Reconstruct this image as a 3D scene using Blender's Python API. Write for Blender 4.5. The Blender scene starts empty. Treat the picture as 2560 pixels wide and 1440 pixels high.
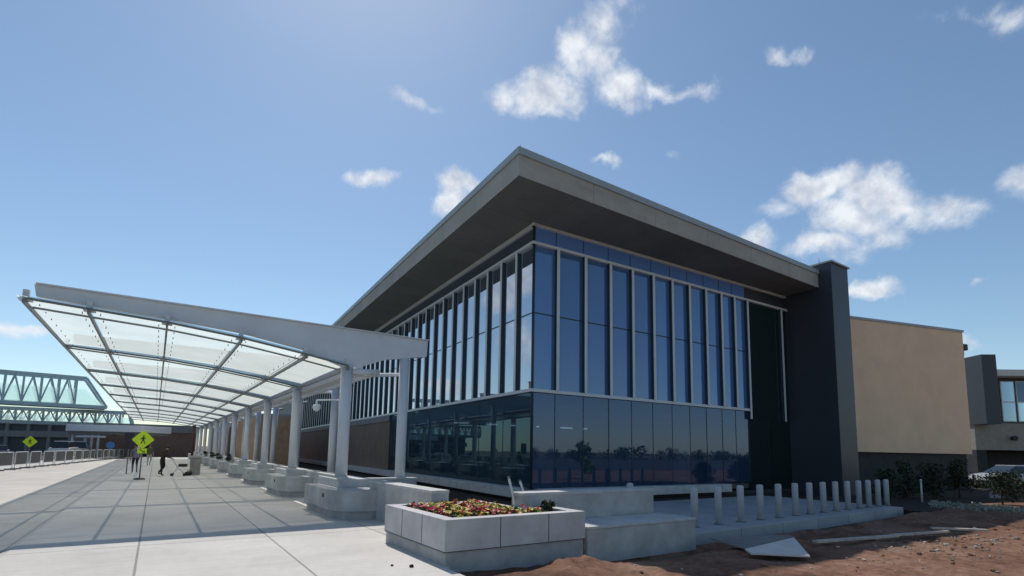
import bpy, bmesh, math, random
from math import sin, cos, radians, pi
from mathutils import Vector, Matrix
random.seed(7)
S = bpy.context.scene
COL = S.collection

# ------------------------------------------------------------------ camera
W, HGT, F, PPY = 2560.0, 1440.0, 1314.55, 973.74
YAW, PITCH, ROLL, EYE = 0.5912, 0.1167, -0.0176, 1.7
fw = Vector((sin(YAW)*cos(PITCH), cos(YAW)*cos(PITCH), sin(PITCH)))
rt = Vector((cos(YAW), -sin(YAW), 0))
dn = fw.cross(rt)
R2 = rt*cos(ROLL) + dn*sin(ROLL)
D2 = -rt*sin(ROLL) + dn*cos(ROLL)
CAM = Vector((0, 0, EYE))
cd = bpy.data.cameras.new('camera')
cam = bpy.data.objects.new('camera', cd); COL.objects.link(cam)
cd.sensor_width = 36; cd.lens = 36*F/W
cd.shift_y = (PPY-HGT/2)/W
cd.clip_end = 8000
cam.matrix_world = Matrix(((R2.x, -D2.x, -fw.x, 0), (R2.y, -D2.y, -fw.y, 0), (R2.z, -D2.z, -fw.z, EYE), (0, 0, 0, 1)))
S.camera = cam
def ray(px, py): return (R2*((px-1280)/F) + D2*((py-PPY)/F) + fw)
def at_z(px, py, z=0.0):
    d = ray(px, py); return CAM + d*((z-EYE)/d.z)
def at_depth(px, py, dep): return CAM + ray(px, py)*dep

# ------------------------------------------------------------------ light
SUN = Vector((0.17, 0.70, 1.0)).normalized()
SUN_EL = math.asin(SUN.z); SUN_AZ = math.atan2(SUN.x, SUN.y)
S.view_settings.view_transform = 'Standard'; S.view_settings.look = 'None'
S.view_settings.exposure = 0.0; S.view_settings.gamma = 1.0
w = bpy.data.worlds.new('World'); S.world = w; w.use_nodes = True
nt = w.node_tree; nt.nodes.clear()
def N(t, **k):
    n = nt.nodes.new(t)
    for a, b in k.items(): setattr(n, a, b)
    return n
out = N('ShaderNodeOutputWorld'); bg = N('ShaderNodeBackground'); sky = N('ShaderNodeTexSky')
sky.sky_type = 'NISHITA'; sky.sun_disc = False
sky.sun_elevation = SUN_EL; sky.sun_rotation = SUN_AZ
sky.air_density = 1.0; sky.dust_density = .3; sky.ozone_density = 1.3; sky.altitude = 100
bg.inputs['Strength'].default_value = 0.119
tint = N('ShaderNodeVectorMath', operation='MULTIPLY'); nt.links.new(sky.outputs[0], tint.inputs[0]); tint.inputs[1].default_value = (.91, .985, .975)
nt.links.new(tint.outputs[0], bg.inputs['Color'])
tc = N('ShaderNodeTexCoord')
# clouds: soft blobs at fixed directions of the sky, broken up by noise
def reflect_left(px, py):
    d = ray(px, py).normalized(); n = Vector((-cos(radians(3.92)), sin(radians(3.92)), 0))
    return d - n*(2*d.dot(n))
blobs = []   # direction, angular radii (rad), tilt, strength
def cl(px, py, rx, ry, tilt=0, s=1.0):
    blobs.append((ray(px, py).normalized(), rx/F*0.95, ry/F*0.95, tilt, s, R2, -D2))
for b in [(1345,225,125,60,0,.95),(1290,240,80,42,-6,.75),(1425,225,60,34,0,.7),(1445,140,68,62,30,.95),(1500,60,62,70,-20,.62),(1560,225,82,50,20,1.0),(1640,225,60,34,5,.7),(1740,222,75,24,-8,.5),(1505,165,60,44,30,.8),(1555,18,50,30,0,.5),
          (1965,135,34,24,0,.6),(935,436,74,27,0,.9),(1140,452,66,40,10,1.0),(1125,500,55,50,10,.8),(1507,406,48,15,3,.6),
          (2050,478,92,55,-6,1.1),(2180,500,110,68,8,1.15),(2130,560,110,60,10,1.0),(2240,515,90,55,5,.9),(2370,525,80,40,0,.6),(1950,520,75,28,0,.5),(2060,620,110,40,0,.7),(1905,600,70,48,20,.8),(2185,590,70,34,0,.55),
          (2185,720,72,28,-4,.95),(2555,455,45,40,0,.55),(2445,714,28,14,0,.4),(30,822,95,22,4,.75),(1035,262,70,22,25,.36),(2470,25,90,34,0,.3),(2440,850,60,24,0,.5),(1680,400,20,12,0,.2)]:
    cl(*b)
for (px, py, rx, ry, s) in [(1290,700,80,90,.7),(1240,740,70,70,.7),(1300,850,70,60,.6),(1110,965,120,26,.9),(1290,880,60,60,.6),(1010,960,80,22,.7),(1200,700,80,60,.55)]:
    d = reflect_left(px, py)
    e1 = Vector((0,0,1)).cross(d).normalized()
    blobs.append((d, rx/F, ry/F, 0, s, e1, d.cross(e1)))
wn = N('ShaderNodeTexNoise'); wn.inputs['Scale'].default_value = 11; wn.inputs['Detail'].default_value = 8; wn.inputs['Roughness'].default_value = .55
nt.links.new(tc.outputs['Generated'], wn.inputs['Vector'])
wc = N('ShaderNodeVectorMath', operation='SUBTRACT'); nt.links.new(wn.outputs['Color'], wc.inputs[0]); wc.inputs[1].default_value = (.5,.5,.5)
ws = N('ShaderNodeVectorMath', operation='SCALE'); nt.links.new(wc.outputs[0], ws.inputs[0]); ws.inputs['Scale'].default_value = .10
wv = N('ShaderNodeVectorMath', operation='ADD'); nt.links.new(tc.outputs['Generated'], wv.inputs[0]); nt.links.new(ws.outputs[0], wv.inputs[1])
prev = None
for d, ra, rb, tilt, s, e1, e2 in blobs:
    e1 = (e1 - d*e1.dot(d)).normalized(); e2 = (e2 - d*e2.dot(d) - e1*e2.dot(e1)).normalized()
    a = radians(-tilt); f1 = e1*cos(a)+e2*sin(a); f2 = -e1*sin(a)+e2*cos(a)
    if f1.cross(f2).dot(d) < 0: f1 = -f1
    m = N('ShaderNodeMapping', vector_type='TEXTURE')
    m.inputs['Location'].default_value = d
    m.inputs['Rotation'].default_value = Matrix(((f1.x,f2.x,d.x),(f1.y,f2.y,d.y),(f1.z,f2.z,d.z))).to_euler()
    m.inputs['Scale'].default_value = (ra, rb, 0.3)
    nt.links.new(wv.outputs[0], m.inputs[0])
    ln = N('ShaderNodeVectorMath', operation='LENGTH'); nt.links.new(m.outputs[0], ln.inputs[0])
    sb = N('ShaderNodeMath', operation='MULTIPLY_ADD'); nt.links.new(ln.outputs['Value'], sb.inputs[0])
    sb.inputs[1].default_value = -s; sb.inputs[2].default_value = s
    if prev is None: prev = sb
    else:
        mx = N('ShaderNodeMath', operation='SMOOTH_MAX'); mx.inputs[2].default_value = .12
        nt.links.new(prev.outputs[0], mx.inputs[0]); nt.links.new(sb.outputs[0], mx.inputs[1]); prev = mx
def wnoise(scale, detail, rough, dist=0.0):
    n = N('ShaderNodeTexNoise'); n.inputs['Scale'].default_value = scale; n.inputs['Detail'].default_value = detail
    n.inputs['Roughness'].default_value = rough; n.inputs['Distortion'].default_value = dist
    nt.links.new(tc.outputs['Generated'], n.inputs['Vector']); return n
n1 = wnoise(15, 9, .66, .35); n2 = wnoise(26, 6, .6)
ad = N('ShaderNodeMath', operation='MULTIPLY_ADD'); ad.inputs[1].default_value = 1.3; ad.inputs[2].default_value = -.66
nt.links.new(n1.outputs['Fac'], ad.inputs[0])
sm = N('ShaderNodeMath', operation='ADD'); nt.links.new(prev.outputs[0], sm.inputs[0]); nt.links.new(ad.outputs[0], sm.inputs[1])
r1 = N('ShaderNodeMapRange', interpolation_type='SMOOTHSTEP'); nt.links.new(sm.outputs[0], r1.inputs[0])
r1.inputs[1].default_value = .0; r1.inputs[2].default_value = .74
g = N('ShaderNodeMapRange', interpolation_type='SMOOTHSTEP'); nt.links.new(prev.outputs[0], g.inputs[0])
g.inputs[1].default_value = -.12; g.inputs[2].default_value = .22
den = N('ShaderNodeMath', operation='MULTIPLY'); nt.links.new(r1.outputs[0], den.inputs[0]); nt.links.new(g.outputs[0], den.inputs[1])
cr = N('ShaderNodeValToRGB'); nt.links.new(n2.outputs['Fac'], cr.inputs[0])
cr.color_ramp.elements[0].position = .3; cr.color_ramp.elements[0].color = (.50,.56,.68,1)
cr.color_ramp.elements[1].position = .62; cr.color_ramp.elements[1].color = (.86,.90,.95,1)
cb = N('ShaderNodeBackground'); nt.links.new(cr.outputs[0], cb.inputs['Color']); cb.inputs['Strength'].default_value = 1.0
mixs = N('ShaderNodeMixShader'); nt.links.new(den.outputs[0], mixs.inputs[0])
nt.links.new(bg.outputs[0], mixs.inputs[1]); nt.links.new(cb.outputs[0], mixs.inputs[2])
nt.links.new(mixs.outputs[0], out.inputs['Surface'])
sd = bpy.data.lights.new('sun', 'SUN'); sd.energy = 3.6; sd.angle = radians(.53); sd.color = (1, .955, .89)
so = bpy.data.objects.new('sun', sd); COL.objects.link(so)
so.rotation_euler = SUN.to_track_quat('Z', 'Y').to_euler(); so.location = (0, 0, 60)

# ------------------------------------------------------------------ materials
MATS = {}
def mat(name, col, rough=.7, metal=0.0, var=.12, scale=3.0, bump=0.0, bscale=40, spec=.4, dirt=None, detail=5):
    if name in MATS: return MATS[name]
    m = bpy.data.materials.new(name); m.use_nodes = True; t = m.node_tree; b = t.nodes['Principled BSDF']
    b.inputs['Roughness'].default_value = rough; b.inputs['Metallic'].default_value = metal
    b.inputs['Specular IOR Level'].default_value = spec
    c = t.nodes.new('ShaderNodeTexCoord'); n = t.nodes.new('ShaderNodeTexNoise')
    n.inputs['Scale'].default_value = scale; n.inputs['Detail'].default_value = detail; n.inputs['Roughness'].default_value = .62
    t.links.new(c.outputs['Object'], n.inputs['Vector'])
    r = t.nodes.new('ShaderNodeValToRGB'); t.links.new(n.outputs['Fac'], r.inputs[0])
    c2 = dirt if dirt else tuple(x*(1-var*1.6) for x in col)
    r.color_ramp.elements[0].position = .28; r.color_ramp.elements[0].color = (*c2, 1)
    r.color_ramp.elements[1].position = .68; r.color_ramp.elements[1].color = (*[min(1, x*(1+var*.5)) for x in col], 1)
    t.links.new(r.outputs[0], b.inputs['Base Color'])
    if bump:
        n3 = t.nodes.new('ShaderNodeTexNoise'); n3.inputs['Scale'].default_value = bscale; n3.inputs['Detail'].default_value = 6
        t.links.new(c.outputs['Object'], n3.inputs['Vector'])
        bp = t.nodes.new('ShaderNodeBump'); bp.inputs['Strength'].default_value = bump; bp.inputs['Distance'].default_value = .03
        t.links.new(n3.outputs['Fac'], bp.inputs['Height']); t.links.new(bp.outputs[0], b.inputs['Normal'])
    MATS[name] = m; return m

def pane_mat(name, refl, tint, rcol=(.86,.93,1), body=None, bfac=.5, rough=.012, wav=.0):
    m = bpy.data.materials.new(name); m.use_nodes = True; t = m.node_tree; t.nodes.clear()
    o = t.nodes.new('ShaderNodeOutputMaterial'); mx = t.nodes.new('ShaderNodeMixShader')
    tr = t.nodes.new('ShaderNodeBsdfTransparent'); tr.inputs[0].default_value = (*tint, 1)
    gl = t.nodes.new('ShaderNodeBsdfGlossy'); gl.inputs['Color'].default_value = (*rcol, 1); gl.inputs['Roughness'].default_value = rough
    fr = t.nodes.new('ShaderNodeFresnel'); fr.inputs[0].default_value = 1.5
    ad = t.nodes.new('ShaderNodeMath'); ad.operation = 'ADD'; ad.use_clamp = True; ad.inputs[1].default_value = refl
    t.links.new(fr.outputs[0], ad.inputs[0]); t.links.new(ad.outputs[0], mx.inputs[0])
    if body:
        df = t.nodes.new('ShaderNodeBsdfTranslucent' if name == 'teal_glass' else 'ShaderNodeBsdfDiffuse'); oi = t.nodes.new('ShaderNodeObjectInfo')
        k_ = t.nodes.new('ShaderNodeMath'); k_.operation = 'MULTIPLY_ADD'; k_.inputs[1].default_value = .36; k_.inputs[2].default_value = .82; t.links.new(oi.outputs['Random'], k_.inputs[0])
        bc = t.nodes.new('ShaderNodeVectorMath'); bc.operation = 'SCALE'; bc.inputs[0].default_value = body; t.links.new(k_.outputs[0], bc.inputs['Scale']); t.links.new(bc.outputs[0], df.inputs[0])
        m2 = t.nodes.new('ShaderNodeMixShader'); m2.inputs[0].default_value = bfac
        t.links.new(tr.outputs[0], m2.inputs[1]); t.links.new(df.outputs[0], m2.inputs[2]); t.links.new(m2.outputs[0], mx.inputs[1])
    else: t.links.new(tr.outputs[0], mx.inputs[1])
    t.links.new(gl.outputs[0], mx.inputs[2])
    if wav:
        c = t.nodes.new('ShaderNodeTexCoord'); n = t.nodes.new('ShaderNodeTexNoise'); n.inputs['Scale'].default_value = .7
        bp = t.nodes.new('ShaderNodeBump'); bp.inputs['Strength'].default_value = wav; bp.inputs['Distance'].default_value = .02
        t.links.new(c.outputs['Object'], n.inputs['Vector']); t.links.new(n.outputs['Fac'], bp.inputs['Height'])
        t.links.new(bp.outputs[0], gl.inputs['Normal'])
    t.links.new(mx.outputs[0], o.inputs[0]); MATS[name] = m; return m
GLASS = pane_mat('window_glass', .44, (.10,.15,.20), (.88,.93,1), (.05,.09,.17), .6, wav=.05)
GLASS_R = pane_mat('blue_glass', .12, (.10,.15,.20), (.60,.76,1), (.11,.22,.46), .78, wav=.05)
FRIEZE_R = pane_mat('blue_spandrel_glass', .03, (.10,.15,.20), (.6,.8,1), (.14,.26,.60), 1.0)
GLASS_D = pane_mat('fin_reflection_glass', .06, (.10,.16,.17), (.7,.9,.95), (.02,.035,.035), .6)  # the fin's dark reflection is put into this pane colour
GLASS_LOW = pane_mat('window_glass_low', .04, (.15,.24,.30), (.36,.58,.74), (.045,.085,.115), .5, wav=.05)
GLASS_LOWR = pane_mat('blue_glass_low', .08, (.20,.28,.36), (.50,.64,.98), (.09,.165,.30), .27, wav=.05)
TEAL = pane_mat('teal_glass', .06, (.78,.93,.93), (.8,1,1), (.80,.94,.94), .42)
def frosted():
    m = bpy.data.materials.new('frosted_glass'); m.use_nodes = True; t = m.node_tree; t.nodes.clear()
    o = t.nodes.new('ShaderNodeOutputMaterial')
    tr = t.nodes.new('ShaderNodeBsdfTransparent'); tr.inputs[0].default_value = (1,.99,.94,1)
    tl = t.nodes.new('ShaderNodeBsdfTranslucent')
    gl = t.nodes.new('ShaderNodeBsdfGlossy'); gl.inputs['Roughness'].default_value = .15
    c = t.nodes.new('ShaderNodeTexCoord'); n = t.nodes.new('ShaderNodeTexNoise'); n.inputs['Scale'].default_value = .9; n.inputs['Detail'].default_value = 5
    r = t.nodes.new('ShaderNodeValToRGB'); r.color_ramp.elements[0].color = (.70,.74,.67,1); r.color_ramp.elements[1].color = (.82,.85,.78,1)
    r.color_ramp.elements[0].position = .3; r.color_ramp.elements[1].position = .7
    t.links.new(c.outputs['Object'], n.inputs['Vector']); t.links.new(n.outputs['Fac'], r.inputs[0]); t.links.new(r.outputs[0], tl.inputs[0])
    a = t.nodes.new('ShaderNodeMixShader'); a.inputs[0].default_value = .74
    t.links.new(tr.outputs[0], a.inputs[1]); t.links.new(tl.outputs[0], a.inputs[2])
    b = t.nodes.new('ShaderNodeMixShader'); b.inputs[0].default_value = .04
    t.links.new(a.outputs[0], b.inputs[1]); t.links.new(gl.outputs[0], b.inputs[2]); t.links.new(b.outputs[0], o.inputs[0])
    MATS['frosted_glass'] = m; return m
FROST = frosted()
def emit(name, col, s):
    m = bpy.data.materials.new(name); m.use_nodes = True; b = m.node_tree.nodes['Principled BSDF']
    b.inputs['Base Color'].default_value = (*col, 1); b.inputs['Emission Color'].default_value = (*col, 1); b.inputs['Emission Strength'].default_value = s
    MATS[name] = m; return m

def paving(name, col, px, ox, py, oy, jcol=.35, jw=.02):
    """broom-finished concrete with tooled joints every px / py metres"""
    m = bpy.data.materials.new(name); m.use_nodes = True; t = m.node_tree; b = t.nodes['Principled BSDF']
    b.inputs['Roughness'].default_value = .85; b.inputs['Specular IOR Level'].default_value = .25
    c = t.nodes.new('ShaderNodeTexCoord')
    def noise(sc, de, vec=None):
        n = t.nodes.new('ShaderNodeTexNoise'); n.inputs['Scale'].default_value = sc; n.inputs['Detail'].default_value = de
        n.inputs['Roughness'].default_value = .65
        t.links.new(vec if vec else c.outputs['Object'], n.inputs['Vector']); return n
    def mathn(op, a, bb=None, cc=None):
        n = t.nodes.new('ShaderNodeMath'); n.operation = op
        for i, v in enumerate((a, bb, cc)):
            if v is None: continue
            if isinstance(v, (int, float)): n.inputs[i].default_value = v
            else: t.links.new(v, n.inputs[i])
        return n.outputs[0]
    n1 = noise(.55, 7); n2 = noise(9, 6)
    mp = t.nodes.new('ShaderNodeMapping'); mp.inputs['Scale'].default_value = (.25, 6, 1); t.links.new(c.outputs['Object'], mp.inputs[0])
    n3 = noise(4, 4, mp.outputs[0])
    s = mathn('ADD', mathn('MULTIPLY', n1.outputs['Fac'], .5), mathn('ADD', mathn('MULTIPLY', n2.outputs['Fac'], .2), mathn('MULTIPLY', n3.outputs['Fac'], .3)))
    r = t.nodes.new('ShaderNodeValToRGB'); t.links.new(s, r.inputs[0])
    r.color_ramp.elements[0].position = .34; r.color_ramp.elements[0].color = (*[x*.74 for x in col], 1)
    r.color_ramp.elements[1].position = .62; r.color_ramp.elements[1].color = (*[min(1,x*1.05) for x in col], 1)
    sx = t.nodes.new('ShaderNodeSeparateXYZ'); t.links.new(c.outputs['Object'], sx.inputs[0])
    def joint(o_, per, off):
        f = mathn('FRACT', mathn('DIVIDE', mathn('SUBTRACT', o_, off - per*100), per))
        return mathn('LESS_THAN', mathn('MULTIPLY', mathn('MINIMUM', f, mathn('SUBTRACT', 1.0, f)), per), jw)
    j = mathn('MAXIMUM', joint(sx.outputs['X'], px, ox), joint(sx.outputs['Y'], py, oy))
    # each slab its own tone
    cell = t.nodes.new('ShaderNodeTexWhiteNoise'); cell.noise_dimensions = '2D'
    cv = t.nodes.new('ShaderNodeCombineXYZ')
    t.links.new(mathn('FLOOR', mathn('DIVIDE', mathn('SUBTRACT', sx.outputs['X'], ox), px)), cv.inputs[0])
    t.links.new(mathn('FLOOR', mathn('DIVIDE', mathn('SUBTRACT', sx.outputs['Y'], oy), py)), cv.inputs[1])
    t.links.new(cv.outputs[0], cell.inputs['Vector'])
    tone = mathn('MULTIPLY_ADD', cell.outputs['Value'], .10, .93)
    fac = mathn('MULTIPLY', tone, mathn('SUBTRACT', 1.0, mathn('MULTIPLY', j, 1-jcol)))
    mx = t.nodes.new('ShaderNodeVectorMath'); mx.operation = 'SCALE'; t.links.new(r.outputs[0], mx.inputs[0]); t.links.new(fac, mx.inputs['Scale'])
    t.links.new(mx.outputs[0], b.inputs['Base Color'])
    bp = t.nodes.new('ShaderNodeBump'); bp.inputs['Strength'].default_value = .25; bp.inputs['Distance'].default_value = .01
    t.links.new(n2.outputs['Fac'], bp.inputs['Height']); t.links.new(bp.outputs[0], b.inputs['Normal'])
    MATS[name] = m; return m

CONC = mat('concrete_wall', (.50,.49,.47), .85, var=.22, scale=1.6, bump=.25, bscale=30)
CONC_CAP = mat('concrete_cap', (.56,.55,.53), .85, var=.15, scale=2.5, bump=.2)
WALK = paving('walk_concrete', (.60,.565,.515), 2.02, -.1, 6.1, 5.0, jcol=.5, jw=.016)
APRON = paving('apron_concrete', (.55,.51,.46), 5.0, -1.9, 7.0, 2.0, jcol=.6)
PLAZA = paving('plaza_concrete', (.42,.43,.44), 1.9, 9.6, 2.6, 8.9, jcol=.55, jw=.014)
STEEL = mat('painted_steel', (.64,.66,.70), .42, var=.06, scale=1.2, spec=.5)
STEEL_D = mat('grey_steel', (.17,.18,.18), .45, var=.1, scale=3)
ALU = mat('pale_aluminium', (.66,.68,.68), .38, var=.05, scale=2)
FIN_SIDE = mat('dark_mullion', (.035,.05,.07), .5, var=.1)
FASCIA = mat('warm_grey_panel', (.68,.64,.57), .5, var=.07, scale=.6)
COPING = mat('grey_coping', (.38,.42,.43), .45, var=.06, scale=.8)
SOFFIT = mat('dark_soffit', (.19,.20,.185), .7, var=.08, scale=.5)
DARKP = mat('slate_panel', (.050,.054,.068), .42, var=.10, scale=.5)
TAN = mat('tan_stucco', (.90,.63,.42), .9, var=.06, scale=.8, bump=.15, bscale=60)
DARKB = mat('dark_base_masonry', (.055,.055,.055), .85, var=.2, scale=2)
BROWN = mat('brown_panel', (.24,.165,.12), .8, var=.15, scale=1.0)
ORANGE = mat('orange_brick', (.60,.38,.23), .85, var=.18, scale=2)
INT_W = mat('interior_wall', (.16,.18,.19), .8, var=.1)
INT_C = mat('interior_column', (.30,.34,.36), .7, var=.08)
INT_F = mat('interior_floor', (.10,.10,.10), .5, var=.1)
BLACK = mat('black_plastic', (.018,.018,.02), .5, var=.1)
DIRT = None
LEAF = mat('dark_leaf', (.036,.050,.022), .6, var=.35, scale=6)
LEAF2 = mat('bright_leaf', (.13,.22,.03), .6, var=.3, scale=6)
BARK = mat('bark', (.10,.075,.05), .9, var=.3, scale=9)
TRUSS = mat('teal_steel', (.52,.64,.66), .5, var=.1)
WHITE = mat('white_paint', (.72,.73,.75), .5, var=.05)
YEL = mat('fluorescent_sign', (.60,.80,.02), .5, var=.03)
WOOD = mat('weathered_plank', (.52,.46,.40), .8, var=.22, scale=6)
BOARD = mat('white_board', (.68,.62,.57), .7, var=.10, scale=2)
ASPH = mat('asphalt', (.07,.07,.072), .9, var=.25, scale=3, bump=.3, bscale=80)
MULCH = mat('dark_mulch', (.045,.034,.026), .95, var=.4, scale=9, bump=.8, bscale=25)

# ------------------------------------------------------------------ mesh helper
class MB:
    def __init__(s, M=None): s.bm = bmesh.new(); s.M = M or Matrix.Identity(4); s.mi = 0
    def v(s, p): return s.bm.verts.new(s.M @ Vector(p))
    def face(s, pts):
        if s.M.determinant() < 0: pts = list(pts)[::-1]
        f = s.bm.faces.new([s.v(p) for p in pts]); f.material_index = s.mi; return f
    def box(s, x0, x1, y0, y1, z0, z1, bev=0):
        vs = [s.v(p) for p in ((x0,y0,z0),(x1,y0,z0),(x1,y1,z0),(x0,y1,z0),(x0,y0,z1),(x1,y0,z1),(x1,y1,z1),(x0,y1,z1))]
        fs = [s.bm.faces.new([vs[i] for i in q]) for q in ((3,2,1,0),(4,5,6,7),(0,1,5,4),(1,2,6,5),(2,3,7,6),(3,0,4,7))]
        for f in fs: f.material_index = s.mi
        if bev:
            ed = list({e for f in fs for e in f.edges})
            r = bmesh.ops.bevel(s.bm, geom=ed, offset=bev, segments=2, affect='EDGES', profile=.5)
            for f in r['faces']: f.material_index = s.mi
        return s
    def prism(s, poly, z0, z1, bev=0):
        a = [s.v((x, y, z0)) for x, y in poly]; b = [s.v((x, y, z1)) for x, y in poly]; n = len(poly)
        fs = [s.bm.faces.new(a[::-1]), s.bm.faces.new(b)]
        for i in range(n): fs.append(s.bm.faces.new([a[i], a[(i+1)%n], b[(i+1)%n], b[i]]))
        for f in fs: f.material_index = s.mi
        if bev:
            ed = [e for e in fs[1].edges]
            bmesh.ops.bevel(s.bm, geom=ed, offset=bev, segments=2, affect='EDGES', profile=.5)
        return s
    def solid(s, poly, d):
        """planar 3-D polygon swept by vector d"""
        d = Vector(d); a = [s.v(p) for p in poly]; b = [s.v(Vector(p)+d) for p in poly]; n = len(poly)
        fs = [s.bm.faces.new(a[::-1]), s.bm.faces.new(b)]
        for i in range(n): fs.append(s.bm.faces.new([a[i], a[(i+1)%n], b[(i+1)%n], b[i]]))
        for f in fs: f.material_index = s.mi
        return s
    def tube(s, p, q, r, r2=None, n=10, caps=True):
        p = Vector(p); q = Vector(q); r2 = r if r2 is None else r2
        ax = (q-p).normalized(); u = ax.orthogonal().normalized(); t = ax.cross(u)
        A = [s.v(p+(u*cos(2*pi*i/n)+t*sin(2*pi*i/n))*r) for i in range(n)]
        B = [s.v(q+(u*cos(2*pi*i/n)+t*sin(2*pi*i/n))*r2) for i in range(n)]
        for i in range(n):
            f = s.bm.faces.new([A[i], A[(i+1)%n], B[(i+1)%n], B[i]]); f.smooth = n > 6; f.material_index = s.mi
        if caps:
            f = s.bm.faces.new(A[::-1]); f.material_index = s.mi; f = s.bm.faces.new(B); f.material_index = s.mi
        return s
    def path(s, pts, r, n=8):
        for a, b in zip(pts, pts[1:]): s.tube(a, b, r, n=n)
        return s
    def lathe(s, prof, c=(0,0,0), n=20):
        rings = []
        for r, z in prof: rings.append([s.v((c[0]+r*cos(2*pi*i/n), c[1]+r*sin(2*pi*i/n), c[2]+z)) for i in range(n)])
        for a, b in zip(rings, rings[1:]):
            for i in range(n):
                f = s.bm.faces.new([a[i], a[(i+1)%n], b[(i+1)%n], b[i]]); f.smooth = True; f.material_index = s.mi
        f = s.bm.faces.new(rings[0][::-1]); f.material_index = s.mi; f = s.bm.faces.new(rings[-1]); f.material_index = s.mi
        return s
    def build(s, name, m, parent=None, smooth=False):
        if len(s.bm.faces) > 1: bmesh.ops.recalc_face_normals(s.bm, faces=s.bm.faces)
        me = bpy.data.meshes.new(name); s.bm.to_mesh(me); s.bm.free()
        for x in (m if isinstance(m, (list, tuple)) else [m]): me.materials.append(x)
        if smooth:
            for p in me.polygons: p.use_smooth = True
        o = bpy.data.objects.new(name, me); COL.objects.link(o)
        if parent: o.parent = parent
        return o
def tag(o, label=None, cat=None, group=None, kind=None):
    if label: o['label'] = label
    if cat: o['category'] = cat
    if group: o['group'] = group
    if kind: o['kind'] = kind
    return o
def thing(name, label, cat, loc=(0,0,0), rz=0, group=None):
    o = bpy.data.objects.new(name, None); COL.objects.link(o); o.empty_display_size = .3
    o.location = loc; o.rotation_euler = (0,0,rz); return tag(o, label, cat, group)
def kids(o): return [c for c in bpy.data.objects if c.parent == o]
def dup(root, loc, rz=0, label=None, group=None, scale=None):
    def cp(o, par):
        c = o.copy(); COL.objects.link(c); c.parent = par
        for ch in kids(o): cp(ch, c)
        return c
    r = cp(root, None); r.location = loc; r.rotation_euler = (0,0,rz)
    if scale: r.scale = scale
    if label: r['label'] = label
    if group: r['group'] = group
    return r

# ================================================================== GROUND
def dirt_mat(name='dirt'):
    m = bpy.data.materials.new(name); m.use_nodes = True; t = m.node_tree; b = t.nodes['Principled BSDF']
    b.inputs['Roughness'].default_value = .95; b.inputs['Specular IOR Level'].default_value = .15
    c = t.nodes.new('ShaderNodeTexCoord')
    def nz(sc, de, ro=.65):
        n = t.nodes.new('ShaderNodeTexNoise'); n.inputs['Scale'].default_value = sc; n.inputs['Detail'].default_value = de; n.inputs['Roughness'].default_value = ro
        t.links.new(c.outputs['Object'], n.inputs['Vector']); return n
    a = nz(.55, 8); d = nz(6, 8, .75)
    r = t.nodes.new('ShaderNodeValToRGB'); t.links.new(a.outputs['Fac'], r.inputs[0])
    e = r.color_ramp.elements
    e[0].position = .30; e[0].color = (.11,.058,.040,1); e[1].position = .72; e[1].color = (.34,.225,.165,1)
    k = e.new(.5); k.color = (.28,.155,.108,1)
    r2 = t.nodes.new('ShaderNodeValToRGB'); t.links.new(d.outputs['Fac'], r2.inputs[0])
    r2.color_ramp.elements[0].position = .32; r2.color_ramp.elements[0].color = (.50,.48,.46,1)
    r2.color_ramp.elements[1].position = .66; r2.color_ramp.elements[1].color = (1.15,1.13,1.1,1)
    mx = t.nodes.new('ShaderNodeMix'); mx.data_type = 'RGBA'; mx.blend_type = 'MULTIPLY'; mx.inputs[0].default_value = 1
    t.links.new(r.outputs[0], mx.inputs[6]); t.links.new(r2.outputs[0], mx.inputs[7]); t.links.new(mx.outputs[2], b.inputs['Base Color'])
    bp = t.nodes.new('ShaderNodeBump'); bp.inputs['Strength'].default_value = .9; bp.inputs['Distance'].default_value = .06
    t.links.new(d.outputs['Fac'], bp.inputs['Height']); t.links.new(bp.outputs[0], b.inputs['Normal'])
    return m
DIRT = dirt_mat()
g_ = MB(); g_.face([(-2500,-2500,-.30),(2500,-2500,-.30),(2500,2500,-.30),(-2500,2500,-.30)])
tag(g_.build('ground', mat('dry_ground', (.20,.15,.10), .95, var=.3, scale=.05)), kind='structure')
from mathutils import noise as mn
def dirt_h(x, y):
    h = -.07 + .05*mn.noise(Vector((x*.35, y*.35, 0))) + .06*mn.noise(Vector((x*1.3, y*1.3, 3))) + .035*mn.noise(Vector((x*3.6, y*3.6, 7)))
    h += .19*math.exp(-((x-5.75)/.6)**2-((y-6.6)/.40)**2)*(1+.5*mn.noise(Vector((x*5,y*5,2))))           # spoil heap against the planter
    h += .09*math.exp(-((x-5.0)/.9)**2-((y-5.9)/.3)**2)*(1+.7*mn.noise(Vector((x*6, y*6, 9)))) + .12*math.exp(-((x-9.8)/1.3)**2-((y-3.6)/.25)**2)*(1+.7*mn.noise(Vector((x*6, y*6, 4))))
    h += .10*math.exp(-((x-7.6)/1.2)**2-((y-5.0)/.55)**2)
    h -= .22*math.exp(-((x-12)/8)**4)*math.exp(-((y-6.95)/.5)**2)     # trench along the slab
    h -= .10*math.exp(-((x-7.9)/1.3)**2-((y-6.75)/.3)**2)
    return h
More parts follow.
